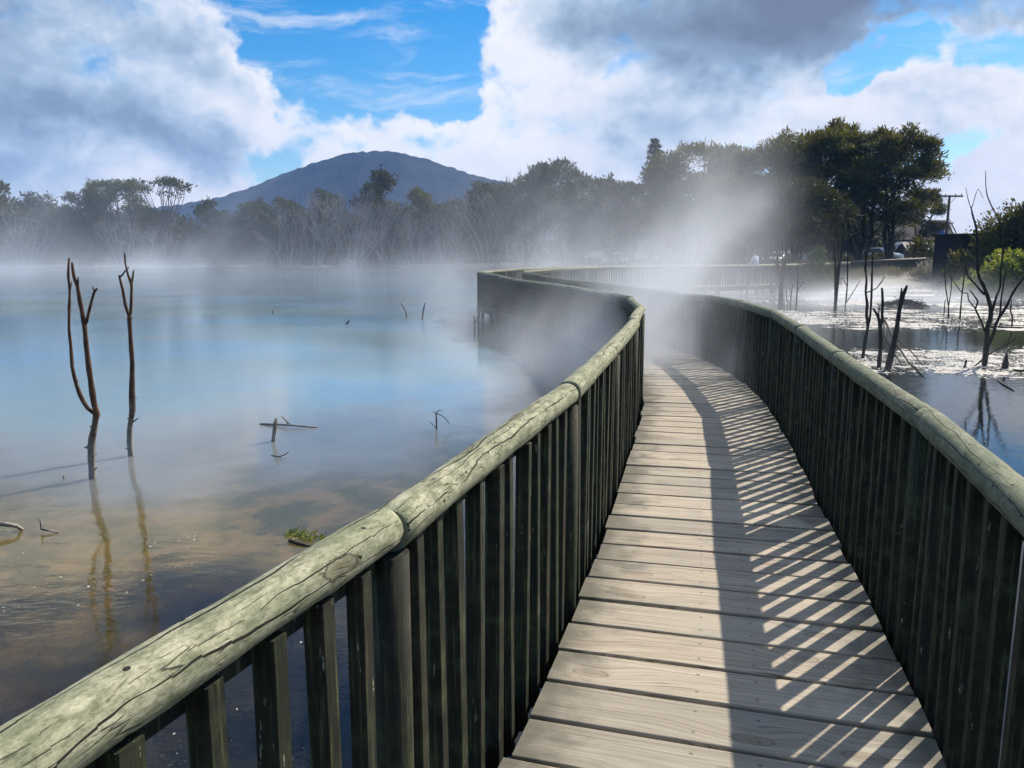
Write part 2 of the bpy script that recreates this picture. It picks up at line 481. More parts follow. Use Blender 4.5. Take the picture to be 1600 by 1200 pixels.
def mat_water():
    m, t = new_mat('steaming lake water')
    p = t.n('ShaderNodeNewGeometry').outputs['Position']
    x, y, z = t.xyz(p)
    # distance from the outer edge of the boardwalk, negative out on the lake
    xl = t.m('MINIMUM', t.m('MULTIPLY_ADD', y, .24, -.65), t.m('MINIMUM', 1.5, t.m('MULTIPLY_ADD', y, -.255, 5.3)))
    rail_shade = t.m('SUBTRACT', t.m('SUBTRACT', x, xl), t.ss(y, 23.0, 28.0, 0.0, 12.0))
    rail_shade = t.m('ADD', rail_shade, t.m('MULTIPLY', t.m('SUBTRACT', t.noise(p, .9, 4, .6), .5), 1.6))
    n = t.noise(p, .35, 4, .55)
    # how cloudy the water is: clear at the muddy margin by the boardwalk, milky further out on the lake
    k = t.m('ADD', t.m('ADD', y, t.m('MULTIPLY', x, -.42)), t.m('MULTIPLY', t.m('SUBTRACT', n, .5), 5.5))
    k = t.m('ADD', k, t.m('MULTIPLY', t.m('SUBTRACT', t.noise(p, 1.3, 4, .6), .5), 2.4))
    murk = t.m('ADD', t.ss(k, 3.6, 6.6, .06, .50), t.ss(k, 7.0, 13.0, 0, .38))
    rt = t.m('MULTIPLY', t.ss(t.m('ADD', rail_shade, t.m('MULTIPLY', t.m('SUBTRACT', n, .5), 2.0)), -2.2, -.6), .75)  # water cleared along the railing so its painted dark strip shows
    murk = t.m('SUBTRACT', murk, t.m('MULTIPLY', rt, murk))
    mc = t.mix(t.ss(k, 6.4, 9.2), t.mix(t.ss(t.noise(p, 2.6, 5, .65), .42, .62), (.17, .15, .055), (.29, .205, .075)), (.26, .28, .285))
    bp = t.ss(t.noise(t.v('MULTIPLY', p, (.10, .16, 0)), 1.0, 3, .5), .40, .62)
    mc = t.mix(t.ss(k, 9.0, 14), mc, t.mix(bp, (.175, .27, .31), (.135, .275, .42)))
    mc = t.mix(t.ss(rail_shade, -2.0, -.7), mc, (.05, .075, .075))  # railing's reflection and shadow painted as a dark strip in the water
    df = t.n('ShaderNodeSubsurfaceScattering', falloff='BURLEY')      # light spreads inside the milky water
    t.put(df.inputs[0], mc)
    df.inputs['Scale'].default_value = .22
    df.inputs['Radius'].default_value = (1, 1, 1)
    tr = t.n('ShaderNodeBsdfTransparent')
    tr.inputs[0].default_value = (.80, .72, .58, 1)
    body = t.n('ShaderNodeMixShader')
    t.put(body.inputs[0], murk)
    t.put(body.inputs[1], tr.outputs[0])
    t.put(body.inputs[2], df.outputs[0])
    gl = t.n('ShaderNodeBsdfGlossy')
    gl.inputs['Roughness'].default_value = .035
    b = t.n('ShaderNodeBump')
    b.inputs['Strength'].default_value = .11
    b.inputs['Distance'].default_value = .05
    r1 = t.noise(t.v('MULTIPLY', p, (1.0, 1.9, 1.0)), 3.2, 3, .55, .4)
    r2 = t.noise(t.v('MULTIPLY', p, (1.0, 2.6, 1.0)), 13.0, 2, .5)
    amp = t.ss(t.noise(p, .18, 2, .5), .35, .65, .35, 1.1)
    t.put(b.inputs['Height'], t.m('MULTIPLY', t.m('ADD', r1, t.m('MULTIPLY', r2, .22)), amp))
    t.put(gl.inputs['Normal'], b.outputs[0])
    fr = t.n('ShaderNodeFresnel')
    fr.inputs[0].default_value = 1.5
    t.put(fr.inputs['Normal'], b.outputs[0])
    mx = t.n('ShaderNodeMixShader')
    t.put(mx.inputs[0], fr.outputs[0])
    t.put(mx.inputs[1], body.outputs[0])
    t.put(mx.inputs[2], gl.outputs[0])
    o = t.n('ShaderNodeOutputMaterial')
    t.put(o.inputs[0], mx.outputs[0])
    return m


def mat_hill():
    m, t = new_mat('forested hill')
    p = t.n('ShaderNodeNewGeometry').outputs['Position']
    n = t.noise(p, .035, 6, .6)
    n2 = t.noise(p, .25, 4, .6)
    c = t.mix(t.ss(n, .35, .65), (.012, .018, .013), (.026, .034, .020))
    c = t.mix(t.ss(n2, .5, .7, 0, .5), c, (.008, .011, .009))
    finish(t, c, .95, n2, 1.0, 4.0, .1)
    return m


def mat_volume(name, col, dens, attr=False, aniso=0.25):
    m, t = new_mat(name)
    v = t.n('ShaderNodeVolumePrincipled')
    v.inputs['Color'].default_value = (*col, 1)
    v.inputs['Density'].default_value = dens
    v.inputs['Anisotropy'].default_value = aniso
    if not attr:
        v.inputs['Density Attribute'].default_value = ''
    o = t.n('ShaderNodeOutputMaterial')
    t.put(o.inputs['Volume'], v.outputs[0])
    return m


M = {}
M['log'] = mat_log()
M['log_moss_shade'] = mat_log('mossy shaded log', .62)  # mossier, with the shade of its unlit side in the colour
M['picket'] = mat_picket()
M['deck'] = mat_deck()
M['beam'] = mat_bark('grey framing timber', (.10, .095, .08), (.22, .21, .18), 6.0)
M['post'] = mat_bark('dark round post', (.03, .033, .018), (.085, .09, .05), 8.0)
M['ground'] = mat_ground()
M['water'] = mat_water()
M['hill'] = mat_hill()
M['deadred'] = mat_bark('dead reddish stem', (.055, .032, .02), (.135, .075, .045), 14.0, (.02, .62, (.30, .285, .26)))
M['deaddark'] = mat_bark('wet dark dead wood', (.016, .014, .012), (.05, .043, .036), 12.0)
M['deadred2'] = mat_bark('dark reddish sapling bark', (.035, .02, .015), (.09, .055, .04), 12.0)
M['drift'] = mat_bark('bleached driftwood', (.16, .14, .11), (.36, .33, .28), 14.0)
M['trunk'] = mat_bark('tree trunk bark', (.035, .03, .024), (.10, .085, .068), 3.0)
M['white'] = mat_bark('bleached bare branches', (.12, .112, .10), (.27, .255, .235), 3.0)
M['leaf_dark'] = mat_leaf('dark evergreen foliage', (.012, .024, .006), (.09, .125, .03), (.16, .125, .026), .45)
M['leaf_mid'] = mat_leaf('olive evergreen foliage', (.022, .034, .011), (.066, .085, .028), (.10, .085, .03), .24)
M['leaf_far'] = mat_leaf('dull green woodland foliage', (.024, .042, .014), (.085, .105, .038), (.105, .09, .035), .3)
M['leaf_lime'] = mat_leaf('yellow green broad leaves', (.05, .10, .012), (.16, .24, .03), (.28, .26, .03), .45, .5)
M['leaf_blue'] = mat_leaf('fresh green fine foliage', (.03, .06, .025), (.085, .13, .06), (.10, .11, .04), .3)
M['straw'] = mat_leaf('dry straw grass', (.10, .085, .045), (.24, .21, .13), (.16, .17, .06), .35, .2)
M['pale'] = mat_leaf('pale seed heads', (.16, .16, .12), (.42, .41, .34), (.25, .25, .16), .35, .2)
M['paint'] = mat_plain('white car paint', (.70, .71, .72), .3, .05, 3, .5)
M['darkpaint'] = mat_plain('dark car paint', (.03, .032, .036), .3, .1, 3, .5)
M['glass'] = mat_plain('dark window glass', (.02, .025, .03), .08, .1, 2, .6)
M['rubber'] = mat_plain('tyre rubber', (.02, .02, .02), .85, .2)
M['lamp'] = mat_plain('lamp lens', (.75, .75, .72), .1, .05, 3, .8)
M['redlamp'] = mat_plain('red lamp lens', (.35, .02, .015), .2, .05, 3, .6)
M['sign'] = mat_plain('white sign face', (.62, .62, .58), .5, .1)
M['black'] = mat_plain('black paint', (.015, .015, .015), .6, .1)
M['pole'] = mat_bark('grey power pole', (.06, .052, .042), (.13, .115, .095), 4.0)
M['shed'] = mat_plain('dark stained boards', (.008, .008, .009), .8, .35, 2.0)
M['roof'] = mat_plain('grey blue roofing', (.075, .075, .095), .6, .2, .7)
M['blue'] = mat_plain('bright blue sheet', (.03, .13, .48), .5, .2, .9)
M['housewall'] = mat_plain('weathered house wall', (.085, .08, .075), .8, .2, .8)
M['rust'] = mat_plain('rusty brown box', (.10, .055, .04), .8, .4, 6)
M['skin'] = mat_plain('skin', (.42, .26, .19), .55, .1)
M['hair'] = mat_plain('dark hair', (.018, .014, .011), .6, .2)
M['shirt'] = mat_plain('pale grey shirt', (.52, .53, .58), .85, .1, 10)
M['shirt2'] = mat_plain('white top', (.72, .72, .76), .85, .08, 10)
M['trouser'] = mat_plain('dark trousers', (.03, .032, .05), .85, .2, 10)
M['strap'] = mat_plain('navy strap', (.02, .022, .07), .8, .1, 10)


# ------------------------------------------------------------------ mesh helpers
class MB:
    def __init__(s):
        s.v, s.f, s.uv, s.id, s.sm = [], [], [], [], []

    def face(s, idx, uv=None, pid=(0, 0), smooth=False):
        s.f.append(idx)
        s.uv.append(uv if uv else [(0, 0)] * len(idx))
        s.id.append(pid)
        s.sm.append(smooth)

    def box(s, c, size, rz=0.0, tilt=0.0):
        b = len(s.v)
        cz, sz = math.cos(rz), math.sin(rz)
        for k in range(8):
            x = (k & 1 or -1) * 1.0
            x = size[0] / 2 * (1 if k & 1 else -1)
            y = size[1] / 2 * (1 if k & 2 else -1)
            z = size[2] / 2 * (1 if k & 4 else -1)
            s.v.append((c[0] + x * cz - y * sz, c[1] + x * sz + y * cz, c[2] + z + x * tilt))
        for q in ((0, 2, 3, 1), (4, 5, 7, 6), (0, 1, 5, 4), (2, 6, 7, 3), (0, 4, 6, 2), (1, 3, 7, 5)):
            s.face(tuple(b + i for i in q))
        return s

    def tube(s, pts, rad, sides=8, pid=(0, 0), cap=True, wob=0.0, rng=None, roundcap=False):
        pts = [Vector(p) for p in pts]
        n = len(pts)
        if isinstance(rad, (int, float)):
            rad = [rad] * n
        rings = []
        t0 = (pts[1] - pts[0]).normalized()
        ref = Vector((0, 0, 1)) if abs(t0.z) < .9 else Vector((1, 0, 0))
        nx = t0.cross(ref).normalized()
        L = 0.0
        us = []
        for i in range(n):
            if i:
                L += (pts[i] - pts[i - 1]).length
            us.append(L)
            a = pts[max(0, i - 1)]
            b = pts[min(n - 1, i + 1)]
            t = (b - a).normalized()
            nx = (nx - t * nx.dot(t)).normalized()
            ny = t.cross(nx)
            base = len(s.v)
            for k in range(sides):
                th = 2 * math.pi * k / sides + math.pi / 2
                r = rad[i]
                if wob and rng:
                    r *= 1 + rng.uniform(-wob, wob)
                s.v.append(tuple(pts[i] + (nx * math.cos(th) + ny * math.sin(th)) * r))
            rings.append(base)
        for i in range(n - 1):
            circ = 2 * math.pi * max(rad[i], .004)
            for k in range(sides):
                k2 = (k + 1) % sides
                v0, v1 = k / sides * circ, (k + 1) / sides * circ
                s.face((rings[i] + k, rings[i] + k2, rings[i + 1] + k2, rings[i + 1] + k),
                       [(us[i], v0), (us[i], v1), (us[i + 1], v1), (us[i + 1], v0)], pid, True)
        if cap:
            s.face(tuple(rings[0] + k for k in range(sides))[::-1], None, pid)
            s.face(tuple(rings[-1] + k for k in range(sides)), None, pid)
        return s

    def build(s, name, mat, parent=None, loc=None, tint=None):
        me = bpy.data.meshes.new(name)
        me.from_pydata(s.v, [], s.f)
        u = me.uv_layers.new(name='UVMap')
        u.data.foreach_set('uv', [c for f in s.uv for p in f for c in p])
        u2 = me.uv_layers.new(name='piece')
        u2.data.foreach_set('uv', [c for f, q in zip(s.f, s.id) for _ in f for c in q])
        me.polygons.foreach_set('use_smooth', s.sm)
        me.materials.append(mat)
        me.update()
        return link(name, me, parent, loc)


def link(name, me, parent=None, loc=None, rz=0.0):
    o = bpy.data.objects.new(name, me)
    COL.objects.link(o)
    if parent is not None:
        o.parent = parent
    if loc is not None:
        o.location = loc
    if rz:
        o.rotation_euler = (0, 0, rz)
    return o


def tag(o, label, cat=None, group=None, kind=None):
    if label:
        o['label'] = label
    if cat:
        o['category'] = cat
    if group:
        o['group'] = group
    if kind:
        o['kind'] = kind
    return o


def thing(name, label, cat, loc=(0, 0, 0), rz=0.0, group=None):
    o = link(name, None, None, loc, rz)
    o.empty_display_size = .3
    return tag(o, label, cat, group)


def at(px, py, Y):
    """the point of the vertical plane y = Y that the photograph shows at this pixel"""
    a, b = (px - 800) / 1248, (600 - py) / 1248
    d = Vector((a, math.cos(PITCH) + b * math.sin(PITCH), -math.sin(PITCH) + b * math.cos(PITCH)))
    t = Y / d.y
    return Vector((d.x * t, Y, EYE + d.z * t))


def on_z(px, py, z):
    a, b = (px - 800) / 1248, (600 - py) / 1248
    d = Vector((a, math.cos(PITCH) + b * math.sin(PITCH), -math.sin(PITCH) + b * math.cos(PITCH)))
    t = (z - EYE) / d.z
    return Vector((d.x * t, d.y * t, z))


def sstep(x, a, b):
    x = np.clip((np.asarray(x, float) - a) / (b - a), 0, 1)
    return x * x * (3 - 2 * x)


WATER = -0.45

# ------------------------------------------------------------------ ground: one sheet from the lake bed to the horizon
SHORE = [(-900, 150), (-260, 128), (-150, 122), (-80, 120.5), (-40, 121.5), (-12, 119), (4, 100), (10, 72), (13, 56), (17.5, 49.0), (24, 49.5), (31, 52), (40, 52),
         (46, 44), (60, 40), (75, 20), (80, -15), (30, -6), (6, -3.0), (2.2, -.5), (-2.0, -.6), (-5.5, -3.5), (-40, -12), (-200, -20), (-900, -20)]


def shore_dist(X, Y):
    """signed distance to the shoreline, positive on the land"""
    P = np.array(SHORE)
    Q = np.roll(P, -1, 0)
    best = np.full(X.shape, 1e9)
    inside = np.zeros(X.shape, bool)
    for (x0, y0), (x1, y1) in zip(P, Q):
        ex, ey = x1 - x0, y1 - y0
        t = np.clip(((X - x0) * ex + (Y - y0) * ey) / (ex * ex + ey * ey), 0, 1)
        best = np.minimum(best, np.hypot(X - x0 - t * ex, Y - y0 - t * ey))
        c = (y0 > Y) != (y1 > Y)
        with np.errstate(divide='ignore', invalid='ignore'):
            xi = x0 + (Y - y0) * ex / (ey if ey else 1e-9)
        inside ^= c & (X < xi)
    return np.where(inside, -best, best)


def ground_z(X, Y):
    X = np.asarray(X, float)
    Y = np.asarray(Y, float)
    d = shore_dist(X, Y)
    z = np.where(d > 0, WATER + .05 + .55 * (1 - np.exp(-d / 2.2)), WATER + .02 + np.maximum(d * .10, -1.1))
    # the bank on the far right rises towards the road
    z = z + np.where(d > 0, 1.0, 0) * sstep(X, 20, 34) * sstep(d, 0, 12) * .5
    # mud shallows beside the boardwalk
    m = np.exp(-(((X + 1.2) / 3.4) ** 2 + ((Y - .6) / 4.0) ** 2))
    z = np.maximum(z, np.where(d < 0, (WATER - .5) + .60 * m, z))
    z = z + .02 * np.sin(X * 2.1 + 1.3 * np.sin(Y * 1.7)) * np.sin(Y * 2.7 + X * .6) + .012 * np.sin(X * 7.3 + Y * 3.1) * np.sin(Y * 6.1 - X * 2.2)
    return z


def sheet(name, xs, ys, zf, mat):
    X, Y = np.meshgrid(xs, ys)
    Z = zf(X, Y)
    nx, ny = len(xs), len(ys)
    V = np.stack([X, Y, Z], -1).reshape(-1, 3)
    i = np.arange((ny - 1) * nx).reshape(ny - 1, nx)[:, :-1].ravel()
    F = np.stack([i, i + 1, i + nx + 1, i + nx], -1)
    me = bpy.data.meshes.new(name)
    me.from_pydata(V.tolist(), [], F.tolist())
    me.polygons.foreach_set('use_smooth', [True] * len(F))
    me.materials.append(mat)
    return link(name, me)


def graded(lim, n, k):
    s = np.linspace(-1, 1, n)
    return np.sinh(s * k) / math.sinh(k) * lim


gx = graded(3000, 301, 8.4)
gy = graded(3000, 301, 8.4) + 4.0
tag(sheet('ground', gx, gy, ground_z, M['ground']), 'muddy lake bed, gravel banks and grass around the lake', kind='structure')
wx_ = graded(400, 41, 3)
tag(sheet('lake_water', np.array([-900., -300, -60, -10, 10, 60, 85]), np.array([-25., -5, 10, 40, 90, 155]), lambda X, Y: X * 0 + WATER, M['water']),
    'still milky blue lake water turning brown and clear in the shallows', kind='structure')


# the hill beyond the lake, and a low ridge to its left
def hill_z(X, Y):
    sil = np.array([(-200, 372), (0, 352), (120, 345), (200, 340), (300, 322), (360, 311), (400, 299), (470, 275), (540, 255), (585, 248.5), (609, 246.5), (635, 249.5), (690, 264), (740, 280), (780, 290),
                    (830, 297), (900, 316), (1000, 340), (1150, 365), (1400, 378), (1700, 385)], float)
    YR = 950.0
    ax = (sil[:, 0] - 800) / 1248 * YR * 1.0
    az_ = EYE + (396 - sil[:, 1]) / 1248 * YR * 1.03
    ridge = np.interp(X, ax, az_)
    prof = np.exp(-((Y - YR - 20) / 170.0) ** 2)
    bump = 1.2 * np.sin(X * .11) * np.sin(Y * .09 + X * .03) + 1.2 * np.sin(X * .31 + 2) * np.sin(Y * .27)
    spur = 7 * np.sin(X * .022 + Y * .013) * np.exp(-((Y - YR + 110) / 90.0) ** 2)
    return (ridge + bump * .5) * prof + spur * prof - 6 * (1 - prof)


hxs = np.linspace(-760, 640, 351)
hys = np.linspace(600, 1250, 90)
rngh = np.random.default_rng(5)
hill = sheet('hill', hxs, hys, lambda X, Y: hill_z(X, Y) + rngh.random(X.shape) ** 3 * 2.2 * (Y > 700), M['hill'])
tag(hill, 'blue hazy forested hill beyond the lake', kind='structure')


# ------------------------------------------------------------------ boardwalk and railings
def catmull(P, n=14):
    P = [Vector((p[0], p[1], 0)) for p in P]
    Q = [P[0] * 2 - P[1]] + P + [P[-1] * 2 - P[-2]]
    out = []
    for i in range(1, len(Q) - 2):
        a, b, c, d = Q[i - 1:i + 3]
        for k in range(n):
            t = k / n
            out.append(.5 * ((2 * b) + (c - a) * t + (2 * a - 5 * b + 4 * c - d) * t * t + (3 * b - a - 3 * c + d) * t ** 3))
    out.append(P[-1])
    return out


def offset(P, d):
    out = []
    for i, p in enumerate(P):
        t = (P[min(i + 1, len(P) - 1)] - P[max(i - 1, 0)]).normalized()
        out.append(p + Vector((t.y, -t.x, 0)) * d)
    return out


class Path:
    def __init__(s, P):
        s.p = P
        s.l = [0.0]
        for a, b in zip(P, P[1:]):
            s.l.append(s.l[-1] + (b - a).length)
        s.L = s.l[-1]

    def __call__(s, d):
        d = max(0.0, min(s.L, d))
        i = int(np.searchsorted(s.l, d, side='right')) - 1
        i = min(i, len(s.p) - 2)
        t = (d - s.l[i]) / max(1e-9, s.l[i + 1] - s.l[i])
        return s.p[i].lerp(s.p[i + 1], t)

    def nearest(s, x, y):
        k = min(range(len(s.p)), key=lambda i: (s.p[i].x - x) ** 2 + (s.p[i].y - y) ** 2)
        return s.l[k]


def dip(p):
    y = p.y
    return 0.0 if y > 26 else -.10 * float(sstep(y, 10.5, 14.5) * (1 - sstep(y, 21, 25)))


LEFT1 = catmull([(-1.55, -1.9), (-.97, -.2), (-.59, .83), (-.27, 1.68), (0, 2.51), (.31, 3.66), (.62, 4.98), (.97, 6.54), (1.22, 7.7), (1.43, 8.9), (1.53, 10.2), (1.56, 11.6),
                 (1.53, 13.2), (1.38, 15.2), (1.0, 17.3), (.5, 19.3), (.05, 21.2), (-.45, 23.2), (-1.04, 25.0)])
WID = 1.36


def wid(y):
    return WID + .055 * float(1 - sstep(y, 2.0, 5.0))


RIGHT1 = [p + (q - p).normalized() * wid(p.y) for p, q in zip(LEFT1, offset(LEFT1, 1.0))]
LEFT2 = catmull([(-1.04, 25.0), (-.35, 28.0), (.5, 31.2), (2.0, 34.2), (4.0, 36.5), (6.8, 38.3), (11.4, 40.6), (15.3, 44.3), (18.6, 49.8), (20.7, 53.0)])
RIGHT2 = offset(LEFT2, WID)
# the inner corner where the right railing doubles back
cr = Vector((.36, 26.1, 0))
RIGHT1 = [p for p in RIGHT1 if p.y < 25.0] + [cr]
RIGHT2 = [cr] + [p for p in RIGHT2 if p.y > 27.4]

walk = thing('boardwalk', 'timber boardwalk of weathered cross boards curving out over the lake', None)
del_keys = walk
walk['kind'] = 'structure'


def deck_run(Lp, Rp, s0, phase, seed):
    """boards laid across between the two edges"""
    rng = random.Random(seed)
    L, Rr = Path(Lp), Path(Rp)
    mb = MB()
    s = s0
    while s < L.L - .25:
        wd = rng.choice([.205, .212, .218, .218, .225]) if rng.random() > .06 else .14
        gap = rng.uniform(.015, .023)
        f0, f1 = s / L.L, (s + wd) / L.L
        # pair the two edges by fraction of their length
        l0, l1 = L(s), L(s + wd)
        t = (l1 - l0).normalized()
        nrm = Vector((t.y, -t.x, 0))
        tw = rng.uniform(-.004, .004)
        a0 = l0 + nrm * .055
        a1 = l1 + nrm * .055
        nr0 = (L(s + .3) - L(s - .3)).normalized()
        nr1 = (L(s + wd + .3) - L(s + wd - .3)).normalized()
        b0 = l0 + Vector((nr0.y, -nr0.x, 0)) * (wid(l0.y) - .055)
        b1 = l1 + Vector((nr1.y, -nr1.x, 0)) * (wid(l1.y) - .055)
        dz0, dz1 = dip(l0), dip(l1)
        jz = rng.uniform(-.003, .003)
        pid = (rng.random(), rng.random())
        prof = [(0, -.075), (0, -.007), (.012, -.0015), (.03, 0), (.97, 0), (.988, -.0015), (1, -.007), (1, -.075)]
        ex0, ex1 = rng.uniform(-.01, .012), rng.uniform(-.01, .012)
        cols = []
        ns = 7
        W = WID - .11
        for j in range(ns):
            fr = j / (ns - 1)
            base = len(mb.v)
            for (q, zz) in prof:
                lo = a0.lerp(b0, fr)
                hi = a1.lerp(b1, fr)
                if j == 0:
                    lo, hi = lo - nrm * ex0, hi - nrm * ex0
                if j == ns - 1:
                    lo, hi = lo + nrm * ex1, hi + nrm * ex1
                p = lo.lerp(hi, q)
                mb.v.append((p.x, p.y, zz + jz + tw * (fr - .5) + dz0 + (dz1 - dz0) * q))
            cols.append((base, (fr - .5) * W))
        npf = len(prof)
        for (b0_, u0), (b1_, u1) in zip(cols, cols[1:]):
            for k in range(npf - 1):
                v0, v1 = (prof[k][0] - .5) * wd, (prof[k + 1][0] - .5) * wd
                mb.face((b0_ + k, b0_ + k + 1, b1_ + k + 1, b1_ + k)[::-1], [(u0, v0), (u0, v1), (u1, v1), (u1, v0)][::-1], pid, k in (1, 2, 4, 5))
            mb.face((b0_, b1_, b1_ + npf - 1, b0_ + npf - 1)[::-1], None, pid)
        mb.face(tuple(cols[0][0] + k for k in range(npf))[::-1], [(-.6, 0)] * npf, pid)
        mb.face(tuple(cols[-1][0] + k for k in range(npf)), [(.6, 0)] * npf, pid)
        s += wd + gap
    return mb


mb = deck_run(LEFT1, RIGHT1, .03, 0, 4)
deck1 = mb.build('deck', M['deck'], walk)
# the turn at the far corner and the run back behind it
corner = MB()
cl = [Vector((-.98, 24.95, 0)), Vector((.30, 25.4, 0)), cr, Vector((-.2, 28.2, 0))]
mb2 = deck_run(LEFT2, RIGHT2, .9, 0, 5)
mb2.build('deck', M['deck'], walk)
cm = MB()
for k in range(8):
    p = Vector((-.9, 25.05, 0)).lerp(Vector((-.7, 26.1, 0)), k / 8)
    cm.box((p.x + .55, p.y + .12, -.024), (1.35, .118, .045), .08)
cm.build('deck', M['deck'], walk)
# edge beams, joists and piles under the boards
for Pth in (LEFT1, LEFT2):
    P = Path(Pth)
    for off in (.10, WID / 2, WID - .10):
        q = [p for p in offset(Pth, off)][::4]
        b = MB()
        for a, c in zip(q, q[1:]):
            d = c - a
            if d.length < .01:
                continue
            m_ = (a + c) / 2
            b.box((m_.x, m_.y, -.15 + dip(m_)), (d.length + .004, .05, .14), math.atan2(d.y, d.x))
        b.build('edge_beam', M['beam'], walk)
    k = 0
    s = 1.0
    while s < P.L:
        for off in (.16, WID - .16):
            a, c = P(s - .1), P(s + .1)
            t = (c - a).normalized()
            p = P(s) + Vector((t.y, -t.x, 0)) * off
            if p.y > -1:
                gz = float(ground_z(np.array([p.x]), np.array([p.y]))[0])
                MB().tube([(p.x, p.y, gz - .3), (p.x, p.y, -.2 + dip(p))], .075, 10).build('pile', M['post'], walk)
        s += 3.6

# shared picket mesh
pk = MB()
hw, ch = .0225, .003
for z in (-.17, .905):
    for (x, y) in ((-hw + ch, -hw), (hw - ch, -hw), (hw, -hw + ch), (hw, hw - ch), (hw - ch, hw), (-hw + ch, hw), (-hw, hw - ch), (-hw, -hw + ch)):
        pk.v.append((x, y, z))
for k in range(8):
    k2 = (k + 1) % 8
    pk.face((k, k2, 8 + k2, 8 + k))
pk.face(tuple(range(7, -1, -1)))
pk.face(tuple(range(8, 16)))
picket0 = pk.build('baluster', M['picket'])
picket_me = picket0.data
bpy.data.objects.remove(picket0)
postmb = MB()
rp = random.Random(2)
postmb.tube([(0, 0, -1.15), (0, 0, -.4), (0, 0, .2), (0, 0, .90)], [.046, .045, .044, .043], 14)
post0 = postmb.build('post', M['picket'])
post_me = post0.data
bpy.data.objects.remove(post0)

OFFS = [.13, .27, .4275, .585, .7425, .90, 1.0575, 1.215, 1.3725, 1.53, 1.67]
BAY = 1.8


